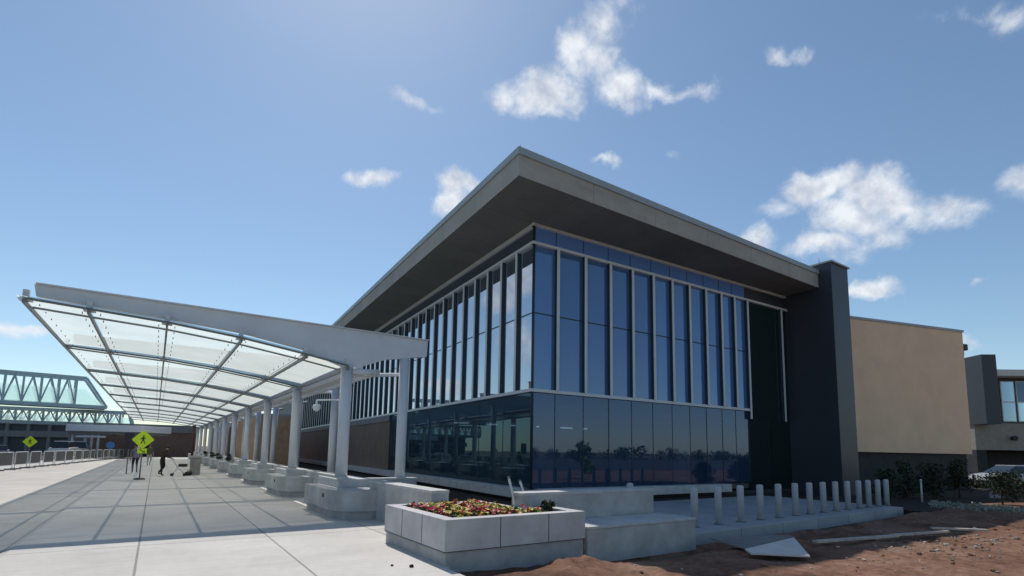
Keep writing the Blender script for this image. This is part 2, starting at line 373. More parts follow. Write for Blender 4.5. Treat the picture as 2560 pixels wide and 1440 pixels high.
def dirt_sheet():
    bm = bmesh.new(); xs = []; x = 3.62
    while x < 60: xs.append(x); x += .09 if x < 13 else (.2 if x < 26 else 1.5)
    ys = []; y = -12.0
    while y < 7.0: ys.append(y); y += 1.2 if y < 2.5 else .09
    ys += [7.0, 7.25]
    grid = [[bm.verts.new((x, y, dirt_h(x, y))) for x in xs] for y in ys]
    for j in range(len(ys)-1):
        for i in range(len(xs)-1):
            f = bm.faces.new((grid[j][i], grid[j][i+1], grid[j+1][i+1], grid[j+1][i])); f.smooth = True
    me = bpy.data.meshes.new('dirt_ground'); bm.to_mesh(me); bm.free(); me.materials.append(DIRT)
    o = bpy.data.objects.new('dirt_ground', me); COL.objects.link(o); return tag(o, kind='structure')
dirt_sheet()
b = MB(); b.box(21.6, 60, 7.25, 30, -.4, -.08)
tag(b.build('planting_ground', MULCH), kind='structure')
b = MB(); b.box(-1.78, 3.64, -8, 7.04, -.28, 0); b.box(-1.78, 3.70, 7.04, 9.5, -.28, 0); b.box(-1.78, 4.75, 9.5, 100, -.28, 0)
tag(b.build('sidewalk', WALK), kind='structure')
# gutter ramp and the lower concrete apron beside the road
b = MB(); b.face([(-1.78,-8,-.001),(-1.78,100,-.001),(-2.0,100,-.07),(-2.0,-8,-.07)])
b.face([(-2.0,-8,-.07),(-2.0,100,-.07),(-9.5,100,-.09),(-9.5,-8,-.09)])
tag(b.build('concrete_apron', APRON), kind='structure')
b = MB(); b.box(-70, -9.5, -8, 140, -.3, -.10); tag(b.build('road', ASPH), kind='structure')
b = MB(); b.prism([(9.42,7.35),(21.5,7.75),(21.5,12.9),(9.42,12.9)], -.28, .02, .02); tag(b.build('plaza_slab', PLAZA), kind='structure')
b = MB(); b.prism([(4.95,9.35),(9.42,8.46),(9.42,12.9),(21.5,12.9),(27,13.9),(11,14.6),(15.2,80),(4.95,80)], -.28, -.02); tag(b.build('mulch_bed', MULCH), kind='structure')
# stones and clods strewn over the dirt
def stones():
    bm = bmesh.new(); rr = random.Random(3)
    for i in range(650):
        x = rr.uniform(4.2, 24); y = rr.uniform(1.8, 6.6)
        if rr.random() < .45: x = rr.gauss(14.0, 2.2); y = rr.gauss(4.2, .5)
        if not 3.8 < x < 26 or not 1.5 < y < 6.8: continue
        s = rr.choice((.010,.013,.016,.02,.025,.035))*rr.uniform(.7,1.4)
        r = bmesh.ops.create_icosphere(bm, subdivisions=1, radius=s)
        mi = rr.choice((0,0,1,2)); fs = set()
        for v in r['verts']:
            v.co = Vector((v.co.x*rr.uniform(.8,1.5), v.co.y*rr.uniform(.7,1.3), v.co.z*rr.uniform(.5,.9))) + Vector((x, y, dirt_h(x, y)+s*.25)); fs |= set(v.link_faces)
        for f in fs: f.material_index = mi
    me = bpy.data.meshes.new('gravel'); bm.to_mesh(me); bm.free()
    for m in (DIRT, mat('pale_stone', (.46,.41,.36), .9, var=.2, scale=20), mat('grey_stone', (.25,.22,.19), .9, var=.2, scale=20)): me.materials.append(m)
    o = bpy.data.objects.new('gravel', me); COL.objects.link(o)
    return tag(o, 'loose stones and clods strewn over the red dirt', 'gravel', kind='stuff')
stones()

# ================================================================== TERMINAL BUILDING
AL, AR = radians(3.92), radians(2.0)
C0 = Vector((10.64, 14.6, 0))
def frame(o, u, n):  # local x along the wall, local y INTO the building, z up
    return Matrix(((u.x, -n.x, 0, o.x), (u.y, -n.y, 0, o.y), (0, 0, 1, o.z), (0, 0, 0, 1)))
uL = Vector((sin(AL), cos(AL), 0)); nL = Vector((-cos(AL), sin(AL), 0)); ML = frame(C0, uL, nL)
uR = Vector((cos(AR), -sin(AR), 0)); nR = Vector((-sin(AR), -cos(AR), 0)); MR = frame(C0, uR, nR)
SILL, T1, T2, SOF = .47, 3.80, 9.08, 9.78
LEN_L, LEN_R = 56.0, 15.72
bld = thing('terminal_building', 'two storey glass terminal corner under a deep overhanging grey roof', 'building', C0)
bld_inv = Matrix.Translation(-C0)
def part(mb, name, m, parent=None):
    o = mb.build(name, m); o.parent = parent or bld
    if (parent or bld) is bld: o.matrix_parent_inverse = bld_inv
    return o
# roof
K = Vector((8.34, 12.26, 0)); KL = K + uL*84; KR = Vector((26.19, 12.35, 0)); IL = C0 + uL*84; IR = Vector((26.19, 14.05, 0))
def P(v, z): return (v.x, v.y, z)
ZT, ZB = 10.70, 9.87
roof = thing('roof', None, None); roof.parent = bld; roof.matrix_parent_inverse = bld_inv
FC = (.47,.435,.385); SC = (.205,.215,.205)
FAS_L = paving('fascia_left', FC, 500, 250, 3.05, 12.2, .72, .012); FAS_R = paving('fascia_right', FC, 3.05, 8.3, 500, 250, .72, .012)
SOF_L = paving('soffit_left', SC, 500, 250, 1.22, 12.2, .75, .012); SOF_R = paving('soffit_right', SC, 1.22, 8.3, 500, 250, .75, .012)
b = MB(); b.face([P(K,ZB),P(KL,ZB),P(KL,ZT),P(K,ZT)]); part(b, 'fascia', FAS_L, roof)
b = MB(); b.face([P(K,ZB),P(KR,ZB),P(KR,ZT),P(K,ZT)]); part(b, 'fascia', FAS_R, roof)
def off(v, o): # push the eaves outline outward by o
    return v
b = MB()
nLo, nRo = nL*.06, Vector((0,-.06,0)); Kc = K + nLo + nRo
b.face([P(Kc,ZT-.16),P(KL+nLo,ZT-.16),P(KL+nLo,ZT+.06),P(Kc,ZT+.06)])
b.face([P(Kc,ZT-.16),P(KR+nRo,ZT-.16),P(KR+nRo,ZT+.06),P(Kc,ZT+.06)])
b.face([P(Kc,ZT-.16),P(KL+nLo,ZT-.16),P(KL,ZT-.16),P(K,ZT-.16)]); b.face([P(Kc,ZT-.16),P(KR+nRo,ZT-.16),P(KR,ZT-.16),P(K,ZT-.16)])
part(b, 'coping', COPING, roof)
b = MB(); b.face([P(K,ZB),P(KL,ZB),P(IL,SOF+.04),P(C0,SOF+.04)]); part(b, 'soffit', SOF_L, roof)
b = MB(); b.face([P(K,ZB),P(KR,ZB),P(IR,SOF+.04),P(C0,SOF+.04)]); part(b, 'soffit', SOF_R, roof)
b = MB(); b.face([P(Kc,ZT+.05),P(KR+nRo,ZT+.05),(26.19,40,ZT+.3),(44,96,ZT+.3),P(KL+nLo,ZT+.05)]); part(b, 'roof_deck', COPING, roof)
b = MB(); b.tube((9.3,13.6,ZT), (9.3,13.6,ZT+1.15), .022, .008, n=6); part(b, 'lightning_rod', STEEL_D, roof)
b = MB(); b.tube((26.9,12.6,11.0), (26.9,12.6,11.6), .03, .01, n=6); part(b, 'lightning_rod', STEEL_D, roof)
# horizontal rails
for M_, L in ((ML, LEN_L), (MR, LEN_R)):
    s0 = -.10
    b = MB(M_); b.box(s0, L, -.125, .05, T2-.05, T2+.05); part(b, 'transom', ALU)
    b = MB(M_); b.box(s0, L if M_ is ML else 12.2, -.125, .05, T1-.055, T1+.055); part(b, 'transom', ALU)
    b = MB(M_); b.box(s0, L, -.09, .06, SOF-.07, SOF+.035); part(b, 'head_trim', ALU)
    b = MB(M_); b.box(-.45, L if M_ is ML else 10.2, -.45, .12, .12, SILL-.02, .02); part(b, 'base_kerb', CONC_CAP)
    b = MB(M_); b.box(-.2, L, -.05, .25, -.25, .12); part(b, 'plinth', DARKB)
# bays
BAY = 1.165
ML_MULL = [1.05+1.165*i for i in range(46)]
MR_MULL = [.98, 2.27, 3.52, 4.70, 5.88, 7.01, 8.10, 9.19, 10.26, 11.22, 12.2, 14.98, 15.64]
def mullion(M_, u, z0, z1):
    dp = .17 if M_ is MR else .12
    b = MB(M_); b.mi = 0; b.box(u-.058, u+.058, -dp, -dp+.025, z0, z1)
    b.mi = 1; b.box(u-.05, u+.05, -dp+.026, .04, z0, z1)
    part(b, 'mullion', [ALU, FIN_SIDE])
for u in ML_MULL: mullion(ML, u, T1+.05, T2-.05)
for u in MR_MULL: mullion(MR, u, T1+.05 if u < 12.1 else T1-.42, T2-.05)
def pane(M_, u0, u1, z0, z1, m, y=.0, tilt=0.0):
    b = MB(M_); t = random.uniform(-1, 1)*.0035
    b.face([(u0+.01, y+t, z0), (u1-.01, y-t, z0), (u1-.01, y-t, z1), (u0+.01, y+t, z1)]); part(b, 'window', m)
e = [0]+ML_MULL
for a, c in zip(e, e[1:]): pane(ML, a, c, T1, T2, GLASS)
e = [0]+MR_MULL+[LEN_R]
for a, c in zip(e, e[1:]): pane(MR, a, c, T1 if a < 12 else T1-.42, T2, GLASS_R if a < 12 else GLASS_D)
for i in range(8): pane(ML, i*2.02, i*2.02+2.02, SILL, T1, GLASS_LOW)
e = [0]+MR_MULL[:11]
for a, c in zip(e, e[1:]): pane(MR, a, c, SILL, T1, GLASS_LOWR)
b = MB(ML); b.face([(0,.0,T2),(LEN_L,.0,T2),(LEN_L,.0,SOF),(0,.0,SOF)]); part(b, 'frieze_glazing', GLASS)
b = MB(MR); b.face([(0,.0,T2),(12.2,.0,T2),(12.2,.0,SOF),(0,.0,SOF)]); part(b, 'frieze_glazing', FRIEZE_R)
b = MB(MR); b.face([(12.2,.0,T2),(LEN_R,.0,T2),(LEN_R,.0,SOF),(12.2,.0,SOF)]); part(b, 'frieze_glazing', DARKP)  # frieze end painted dark to stand for the fin's reflection
for u in MR_MULL[:11]:
    for z0, z1 in ((SILL, T1-.06), (T2+.05, SOF-.07)):
        b = MB(MR); b.box(u-.012, u+.012, -.012, .0, z0, z1); part(b, 'glazing_joint', FIN_SIDE)
for i in range(1, 8):
    b = MB(ML); b.box(i*2.02-.012, i*2.02+.012, -.012, .0, SILL, T1-.06); part(b, 'glazing_joint', FIN_SIDE)
for M_, L in ((ML, LEN_L), (MR, 12.2)):
    b = MB(M_); b.box(.02, L, -.014, .0, 6.54, 6.58); part(b, 'glazing_joint', FIN_SIDE)
for a, c in ((12.2, 13.9), (13.9, LEN_R)): pane(MR, a, c, .12, T1-.42, GLASS_D)
b = MB(MR); b.box(12.2, LEN_R, .3, .4, 0, T1-.42); part(b, 'dark_wall_panel', DARKP)
b = MB(); b.tube((C0.x,C0.y,SILL), (C0.x,C0.y,SOF-.07), .05, n=8); part(b, 'corner_post', FIN_SIDE)
# masonry below the glass further along the walk
b = MB(ML); b.box(LEN_L+.02, 82, -.06, .25, T1-.05, SOF-.02); part(b, 'grey_upper_wall', mat('grey_band', (.17,.18,.20), .6))
b = MB(ML); b.box(16.16, 82, -.04, .25, -.1, T1-.42); part(b, 'brown_wall_panel', BROWN)
b = MB(ML); b.box(16.16, 82, -.10, .20, T1-.415, T1-.06); part(b, 'grey_band', mat('grey_band', (.17,.18,.20), .6))
# interior
def q(u, y, z, M_): return M_ @ Vector((u, y, z))
inn = MB()
inner = [C0 + uL*.0, C0]
cx, cy = 26.1, 14.3
far_l = C0 + uL*LEN_L
def slab(z0, z1):
    b = MB(); b.prism([(C0.x+.14, C0.y+.14), (26.1, 14.15), (26.1, 30), (far_l.x+9, far_l.y), (far_l.x+.1, far_l.y)], z0, z1); return b
part(slab(.2, .44), 'ground_floor', INT_F)
part(slab(T1-.75, T1-.45), 'upper_floor', INT_W)
part(slab(T2+.75, T2+.9), 'upper_ceiling', INT_W)
b = MB(); b.face([(26.04,14.25,.44),(26.04,24,.44),(26.04,24,9.8),(26.04,14.25,9.8)]); part(b, 'interior_wall', INT_W)
b = MB(); b.face([(26.1,24,.4),(24,24,.4),(24,24,9.7),(26.1,24,9.7)]); b.face([(24,24,.4),(20,70,.4),(20,70,9.7),(24,24,9.7)]); part(b, 'interior_wall', INT_W)
cols = []
for k in range(6):
    p = q(1.6, 1.3+0*k, 0, MR) if k == 0 else q(1.6+k*2.45, 1.4, 0, MR)
    cols.append(p)
for k in range(4): cols.append(q(3.2+k*4.0, 1.6, 0, ML))
for p in cols:
    b = MB(); b.box(p.x-.22, p.x+.22, p.y-.22, p.y+.22, .44, T1-.75); part(b, 'interior_column', INT_C)
LAMP = emit('ceiling_lamp', (.85,.92,1), .8)
for i in range(6):
    p = q(.9+i*1.55, 7.2, 0, MR); b = MB(); b.box(p.x-.35, p.x+.35, p.y-.08, p.y+.08, T1-.86, T1-.80); part(b, 'ceiling_light', LAMP)
# furniture-dark clutter inside the lower hall
for i in range(9):
    p = q(.8+i*1.25, 2.6+random.uniform(-.3, 1.8), 0, MR); h = random.uniform(.7, 1.5)
    b = MB(); b.box(p.x-.4, p.x+.4, p.y-.2, p.y+.2, .44, .44+h*.55, .03); b.box(p.x-.35, p.x-.3, p.y-.15, p.y+.15, .44+h*.55, .44+h); b.box(p.x-.3, p.x+.35, p.y+.1, p.y+.15, .44+h*.55, .44+h)
    part(b, 'interior_seat', BLACK)
# projecting dark fin wall at the right end
b = MB(); b.prism([(26.2,11.75),(27.88,11.75),(27.88,18),(26.2,18)], -.2, 11.0); part(b, 'fin_wall', DARKP)
b = MB(); b.prism([(26.12,11.67),(27.96,11.67),(27.96,18.1),(26.12,18.1)], 11.003, 11.08); part(b, 'fin_cap', COPING)

# tan annex to the right
ta, tb = Vector((27.96, 14.72, 0)), Vector((41.03, 11.01, 0))
td = (tb-ta).normalized(); tn = Vector((-td.y, td.x, 0)); tn = tn if tn.y > 0 else -tn
TM = frame(ta, td, -tn); TLn = (tb-ta).length
ann = thing('annex_building', 'windowless tan stucco block with a dark base beside the dark fin', 'building', ta)
def apart(mb, name, m, root):
    o = mb.build(name, m); o.parent = root; o.matrix_parent_inverse = Matrix.Translation(-root.location); return o
b = MB(TM); b.box(0, TLn, 0, 14, 2.0, 9.52); apart(b, 'wall', TAN, ann)
b = MB(TM); b.box(.1, TLn-.12, .25, 13.8, -.3, 1.998); apart(b, 'base_wall', DARKB, ann)
b = MB(TM); b.box(-.06, TLn+.06, -.06, 14.06, 9.523, 9.66); apart(b, 'parapet_coping', COPING, ann)
b = MB(TM)
b.box(TLn+.02, TLn+.30, .2, .26, 8.55, 8.62); b.box(TLn+.22, TLn+.62, .1, .5, 8.45, 8.85, .05); b.tube((TLn+.42,.3,8.45), (TLn+.42,.3,8.15), .06, n=8)
apart(b, 'wall_floodlight', BLACK, ann)

# far wing
fa, fb = at_depth(2440, 1000, 45), at_depth(2600, 1000, 45)
fa.z = fb.z = 0
wa = Vector((56.3, 15.2, 0)); wd = Vector((.80, -.60, 0)).normalized(); wn = Vector((.60, .80, 0)).normalized()
WM = frame(wa, wd, -wn)
wing = thing('far_wing', 'distant terminal wing with a dark stair tower and a strip of blue windows', 'building', wa)
b = MB(WM); b.box(.6, 1.75, -1.1, 3.0, 4.6, 10.35); apart(b, 'stair_tower', DARKP, wing)
b = MB(WM); b.box(.7, 20, .3, 10, 2.5, 4.75); apart(b, 'tan_band', mat('pale_tan', (.36,.32,.27), .9), wing)
b = MB(WM); b.box(.7, 1.5, .3, 10, -.3, 2.5); b.box(3.0, 20, 3.0, 10, -.3, 2.5); apart(b, 'base_wall', DARKB, wing)
b = MB(WM); b.box(1.75, 20, .6, 10, 4.75, 8.6); apart(b, 'upper_wall', DARKP, wing)
for i in range(9):
    u = 2.0+i*1.25
    b = MB(WM); b.box(u, u+1.1, .5, .59, 4.9, 8.35); f_ = apart(b, 'window', ALU, wing)
    b = MB(WM)
    for (a0, a1, z0, z1) in ((u+.06,u+1.04,4.97,6.5),(u+.06,u+1.04,6.62,8.28)): b.face([(a0,.495,z0),(a1,.495,z0),(a1,.495,z1),(a0,.495,z1)])
    o = b.build('pane', pane_mat('far_glass', .05, (.02,.03,.04), (.6,.78,1), (.07,.13,.26), .8) if 'far_glass' not in MATS else MATS['far_glass']); o.parent = f_
    o.matrix_parent_inverse = (Matrix.Translation(-wing.location) @ Matrix.Identity(4)).copy()
    o.matrix_parent_inverse = Matrix.Identity(4)
b = MB(WM); b.box(1.76, 20.6, -.8, 10, 8.62, 9.15); apart(b, 'roof', FASCIA, wing)
b = MB(WM); b.tube((3.6,.2,3.5), (3.6,-.1,3.5), .16, .22, n=10); apart(b, 'wall_lamp', BLACK, wing)

# ================================================================== GLASS CANOPY
CY0, CSP, NB = 15.35, 6.5, 11
can = thing('glass_canopy', 'long white steel walkway canopy with frosted glass roof wing on paired columns', 'canopy', (4.5, CY0, 0))
def cpart(mb, name, m, parent=None):
    o = mb.build(name, m)
    if parent: o.parent = parent
    else: o.parent = can; o.matrix_parent_inverse = Matrix.Translation(-can.location)
    return o
PUR = [(-2.6,4.76),(-1.5,4.70),(0.0,4.62),(1.63,4.46),(3.25,4.22),(4.42,4.02)]
def gz(x): # glass surface height above the purlins
    for (a, za), (c, zc) in zip(PUR, PUR[1:]):
        if x <= c: return za+(zc-za)*(x-a)/(c-a)
    return PUR[-1][1]
YEND = CY0 + CSP*(NB-1) + .3
for k in range(NB):
    y = CY0+CSP*k
    t = .17 if k == 0 else .11
    prof = [(-2.45,4.93),(0.0,4.80),(1.63,4.68),(3.25,4.42),(4.3,4.06),(4.75,4.06),(5.6,4.40),(6.95,4.64),(6.97,5.16),(-2.5,5.18)]
    b = MB(); b.solid([(x, y-t/2, z) for x, z in prof], (0, t, 0))
    b.solid([(-2.47,y-.16,5.181),(6.98,y-.16,5.161),(6.98,y+.16,5.161),(-2.47,y+.16,5.181)], (0,0,.03))
    bm_ = cpart(b, 'beam', STEEL)
    b = MB(); b.tube((4.47,y,.78), (4.47,y,4.10), .165, n=18); b.tube((4.47,y,.78), (4.47,y,.84), .24, n=18); c_ = cpart(b, 'column', STEEL)
    xa_ = 6.24 if k == 0 else 5.95; b = MB(); b.tube((xa_,y,-.02), (xa_,y,4.50), .155, n=18); b.tube((xa_,y,.55), (xa_,y,.62), .22, n=18); cpart(b, 'column', STEEL)
    for x, z in PUR:
        b = MB(); b.box(x-.05, x+.05, y-.22, y-.06, z+.03, max(z+.25, 4.16 if x > 4 else z+.25)); b.box(x-.11, x+.11, y-.27, y-.01, z+.015, z+.05)
        cpart(b, 'bracket', ALU)
    b = MB(); b.tube((4.55,y+.35,3.86), (6.4,y+.35,4.06), .06, n=8); cpart(b, 'strut', STEEL)
for x, z in PUR:
    b = MB(); b.box(x-.024, x+.024, CY0-.35, YEND, z-.075, z+.01); cpart(b, 'purlin', STEEL_D)
# front and intermediate cross tubes under the glass
for y in [CY0-.33, CY0+.62] + [CY0+CSP*k+dy for k in range(1, NB) for dy in (-.25, .25)]:
    b = MB(); pts = [(x, y, z+.03) for x, z in PUR]
    for a, c in zip(pts, pts[1:]): b.tube(a, c, .026, n=6)
    cpart(b, 'cross_tube', STEEL_D)
# frosted panes, one per purlin gap and bay
edges = [-2.86]+[p[0] for p in PUR[1:]]
xs = [-2.73,-1.5,0.0,1.63,3.25,4.42]
for k in range(NB-1):
    for i in range(5):
        y0 = CY0-.40 if k == 0 else CY0+CSP*k+.02; y1 = CY0+CSP*(k+1)-.02
        x0, x1 = xs[i]+.012, xs[i+1]-.012
        z0 = (PUR[0][1]-.02 if i == 0 else gz(x0)) + .085; z1 = gz(x1)+.085
        b = MB(); b.face([(x0,y0,z0),(x1,y0,z1),(x1,y1,z1),(x0,y1,z0)]); cpart(b, 'glass_panel', FROST)
# fixing buttons along the purlins
b = MB()
for x, z in PUR[:5]:
    for k in range(40):
        y = CY0+.3+k*.82
        for s in ((.17,) if x < -2 else (-.17,.17)): b.tube((x+s,y,z+.02), (x+s,y,z+.075), .011, n=6)
tag(cpart(b, 'glass_fixing', STEEL_D), kind='stuff')
b = MB(); b.box(4.58,4.95,CY0-.1,YEND,3.86,3.98); cpart(b, 'gutter', WHITE)
b = MB(); b.tube((5.35,CY0+.1,3.98), (5.35,YEND,3.98), .09, n=10); b.tube((4.6,CY0-.1,3.93), (5.4,CY0-.1,3.98), .09, n=10); cpart(b, 'drain_pipe', STEEL)
# camera globe on an arm at the first column
cm_ = thing('security_camera', 'white dome camera hanging from an arm on the front canopy column', 'camera', (4.47, CY0, 3.1))
b = MB(); b.tube((-.16,.16,0), (-.55,1.0,.02), .025, n=8); b.tube((-.55,1.0,.03), (-.55,1.0,-.12), .03, n=8); b.build('arm', WHITE, cm_)
b = MB(); b.lathe([(.02,-.32),(.09,-.28),(.12,-.2),(.11,-.12),(.04,-.1)], (-.55,1.0,0), 14); b.build('dome', WHITE, cm_)

# ---- planters that carry the columns
def col_planter():
    t = thing('column_planter', None, 'planter', (0,0,0))
    b = MB(); b.prism([(-.80,.45),(-.80,-2.0),(-.55,-2.55),(.10,-2.75),(1.0,-2.75),(1.0,.45)], .20, .69, .02); b.build('basin', CONC, t)
    b = MB(); b.prism([(-.72,.45),(-.72,-1.96),(-.5,-2.48),(.1,-2.67),(.92,-2.67),(.92,.45)], 0, .198); b.build('plinth', mat('plinth_concrete', (.44,.43,.42), .9, var=.2, scale=2), t)
    b = MB(); b.prism([(-.42,-1.5),(.48,-1.5),(.48,.6),(-.42,.6)], .69, .90, .015); b.build('column_base', CONC_CAP, t)
    b = MB(); b.tube((-.82,-1.55,.52), (-.79,-1.55,.52), .05, n=10); b.build('drain_hole', BLACK, t)
    return t
pl = col_planter()
ords = ['nearest','second','third','fourth','fifth','sixth','seventh','eighth','ninth','tenth','farthest']
for k in range(NB):
    loc = (4.40, CY0+CSP*k, 0)
    lab = f'grey concrete planter under a canopy column, {ords[k]} in the row'
    if k == 0: pl.location = loc; tag(pl, lab, 'planter', 'planters under the canopy columns')
    else: dup(pl, loc, 0, lab, 'planters under the canopy columns')
# green plants in some of the far planters (small dark tufts)
def leaves(bm, c, rad, n, size, rr, mats=1, flat=.0):
    for i in range(n):
        while True:
            p = Vector((rr.uniform(-1,1), rr.uniform(-1,1), rr.uniform(-1,1)))
            if .15 < p.length < 1: break
        p = Vector((p.x*rad[0], p.y*rad[1], p.z*rad[2])) + Vector(c)
        d = Vector((rr.gauss(0,1), rr.gauss(0,1), rr.gauss(0,.7))).normalized(); u = d.orthogonal().normalized(); s = size*rr.uniform(.6,1.4)
        t = d.cross(u)
        f = bm.faces.new([bm.verts.new(p+u*s*.5), bm.verts.new(p+t*s*.3), bm.verts.new(p-u*s*.6), bm.verts.new(p-t*s*.3)])
        f.material_index = rr.randrange(mats)
def shrub(name, label, loc, h, r, n=900, size=.09, seed=1, group=None, mats=None, trunk=.25, clumps=9):
    rr = random.Random(seed); t = thing(name, label, 'tree' if 'tree' in name else 'shrub', loc, 0, group)
    bm = bmesh.new(); z0 = h*trunk
    for i in range(clumps):
        a = rr.uniform(0, 2*pi); k = rr.uniform(0, .62)*r; zz = z0+(h-z0)*rr.uniform(.12, .86)
        sh = 1-abs((zz-z0)/(h-z0)-.4)*.7
        leaves(bm, (cos(a)*k*sh, sin(a)*k*sh, zz), (r*.48*sh, r*.48*sh, (h-z0)*.2), n//clumps, size, rr, len(mats or [1]))
    me = bpy.data.meshes.new('crown'); bm.to_mesh(me); bm.free()
    for m in mats or [LEAF]: me.materials.append(m)
    o = bpy.data.objects.new('crown', me); COL.objects.link(o); o.parent = t
    b = MB(); b.tube((0,0,-.15), (.02,.01,h*.6), .028*h, .010*h, n=8)
    for i in range(5):
        a = rr.uniform(0, 2*pi); z = h*rr.uniform(.25,.5); b.tube((.01,0,z), (cos(a)*r*.6, sin(a)*r*.6, z+h*.25), .012*h, .004*h, n=6)
    b.build('trunk', BARK, t); return t
LM = [LEAF, mat('mid_leaf', (.048,.066,.028), .6, var=.3, scale=5), mat('deep_leaf', (.028,.045,.022), .6, var=.3, scale=5)]
for k in (4,5,6,7):
    shrub('planter_shrub', f'small green shrub growing in the {ords[k]} column planter from the front', (4.1, CY0+CSP*k-1.8, .68), .5, .38, 220, .09, 20+k, 'shrubs in the column planters', LM, .1, 5)

# ---- low concrete walls
def wall(name, label, boxes, cat='wall'):
    x0, x1, y0, y1, h = boxes
    t = thing(name, label, cat, (x0, y0, 0))
    b = MB(); b.box(0, x1-x0, 0, y1-y0, -.2, h-.06); b.build('wall_body', CONC, t)
    b = MB(); b.box(-.012, x1-x0+.012, -.012, y1-y0+.012, h-.06, h, .012); b.build('wall_cap', CONC_CAP, t); return t
wall('low_wall', 'low concrete wall running from the front columns to the flower planter', (4.58, 4.96, 9.60, 13.2, .90))
wall('low_wall', 'low concrete wall between the two front canopy columns', (4.97, 6.6, 14.9, 15.2, .86))
wall('low_wall', 'long low concrete wall behind the bench beside the bollards', (5.72, 9.30, 8.12, 8.46, .93))
for k in range(NB-1):
    wall('low_wall', f'low concrete wall joining the {ords[k]} and {ords[k+1]} column planters', (4.62, 4.94, CY0+CSP*k+.62, CY0+CSP*(k+1)-1.52, .88))['group'] = 'walls between the column planters'
bn = thing('concrete_bench', 'low concrete ledge in front of the wall, right of the flower planter', 'bench', (6.42, 7.10, 0))
b = MB(); b.box(0, 2.98, 0, .98, -.25, .34); b.build('seat_block', CONC, bn)
b = MB(); b.box(0, 3.0, -.015, .985, .342, .40, .015); b.build('seat_cap', CONC_CAP, bn)

# ---- flower planter
fp = thing('flower_planter', 'large square concrete planter full of red and yellow flowers', 'planter', (3.64, 7.12, 0))
outl = [(0,0),(2.74,0),(2.74,.98),(2.04,.98),(2.04,2.46),(0,2.46)]
inl = [(.22,.22),(2.52,.22),(2.52,.80),(1.86,.80),(1.86,2.26),(.22,2.26)]
FPC = mat('planter_concrete', (.56,.54,.53), .85, var=.13, scale=2.2, bump=.25, bscale=35)
b = MB(); n = 6
zo, zi, zb = .67, .67, .2
for i in range(n):
    p, q2 = outl[i], outl[(i+1)%n]; r_, s_ = inl[i], inl[(i+1)%n]
    b.face([(*p,zb),(*q2,zb),(*q2,zo-.0),(*p,zo)]); b.face([(*r_,.4),(*s_,.4),(*s_,zo),(*r_,zo)])
    b.face([(*p,zo),(*q2,zo),(*s_,zo),(*r_,zo)])
bmesh.ops.remove_doubles(b.bm, verts=b.bm.verts, dist=.0005)
b.build('basin', FPC, fp)
b = MB(); b.prism([(.025,.025),(2.715,.025),(2.715,.955),(2.015,.955),(2.015,2.435),(.025,2.435)], -.25, .199); b.build('plinth', mat('plinth_concrete', (.44,.43,.42)), fp)
b = MB(); b.prism([(.23,.23),(2.51,.23),(2.51,.79),(1.85,.79),(1.85,2.25),(.23,2.25)], .42, .58); b.build('soil', MULCH, fp)
JO = mat('dark_joint', (.10,.10,.10), .9)
b = MB()
for x in (.97, 1.93): b.box(x-.006, x+.006, -.004, .002, .2, .665)
for y in (.82, 1.64): b.box(-.004, .002, y-.006, y+.006, .2, .665)
b.box(-.004, 2.742, -.005, .003, .195, .208); b.box(-.005, .003, -.004, 2.44, .195, .208)
b.build('panel_joint', JO, fp)
def flowers():
    rr = random.Random(11); bm = bmesh.new()
    def ok(x, y): return (.27 < x < 2.45 and .27 < y < .76) or (.27 < x < 1.8 and .7 < y < 2.2)
    for i in range(1700):
        x, y = rr.uniform(.25, 2.5), rr.uniform(.25, 2.25)
        if not ok(x, y) or x > 2.0+.2*rr.random(): continue
        z = .56+rr.uniform(0, .13); leaves(bm, (x,y,z), (.035,.035,.03), 2, .075, rr, 1)
    nl = len(bm.faces)
    for i in range(900):
        x, y = rr.uniform(.25, 2.3), rr.uniform(.25, 2.25)
        if not ok(x, y) or x > 2.05: continue
        c = mn.noise(Vector((x*2.2, y*2.2, 5)))+rr.gauss(0, .22)
        mi = 1 if c > .04 else 2
        if rr.random() < .12: mi = 3
        z = .63+rr.uniform(0, .10); d = Vector((rr.gauss(0,.35), rr.gauss(0,.35)-.2, 1)).normalized(); u = d.orthogonal().normalized(); t = d.cross(u); s = rr.uniform(.032,.058)
        cen = bm.verts.new(Vector((x,y,z-.012))); ring = []
        for k in range(10):
            a = 2*pi*k/10; rad = s*(1 if k % 2 == 0 else .72); ring.append(bm.verts.new(Vector((x,y,z))+(u*cos(a)+t*sin(a))*rad+d*.006))
        for k in range(10):
            f = bm.faces.new([cen, ring[k], ring[(k+1)%10]]); f.material_index = mi
    for v in bm.verts: v.co += Vector((3.64,7.12,0))
    me = bpy.data.meshes.new('flowers'); bm.to_mesh(me); bm.free()
    for m in (mat('flower_leaf', (.07,.12,.03), .6, var=.3, scale=12), mat('red_petal', (.62,.05,.08), .6, var=.25, scale=14), mat('yellow_petal', (.70,.55,.10), .6, var=.2, scale=14), mat('cream_petal', (.75,.66,.42), .6, var=.1)): me.materials.append(m)
    o = bpy.data.objects.new('flowers', me); COL.objects.link(o)
    tag(o, 'mass of red, yellow and cream flowers filling the square concrete planter', 'flowers', kind='stuff')
flowers()
for i, (x, y, hh, lab) in enumerate(((5.35, 8.55, .30, 'small dark green plant at the shaded end of the flower planter'), (6.02, 7.85, .26, 'low dark plant under the long wall at the planter end'))):
    shrub('planter_plant', lab, (x if i else 5.9, y if i else 7.6, .56), hh, .22, 160, .07, 40+i, None, LM, .05, 4)
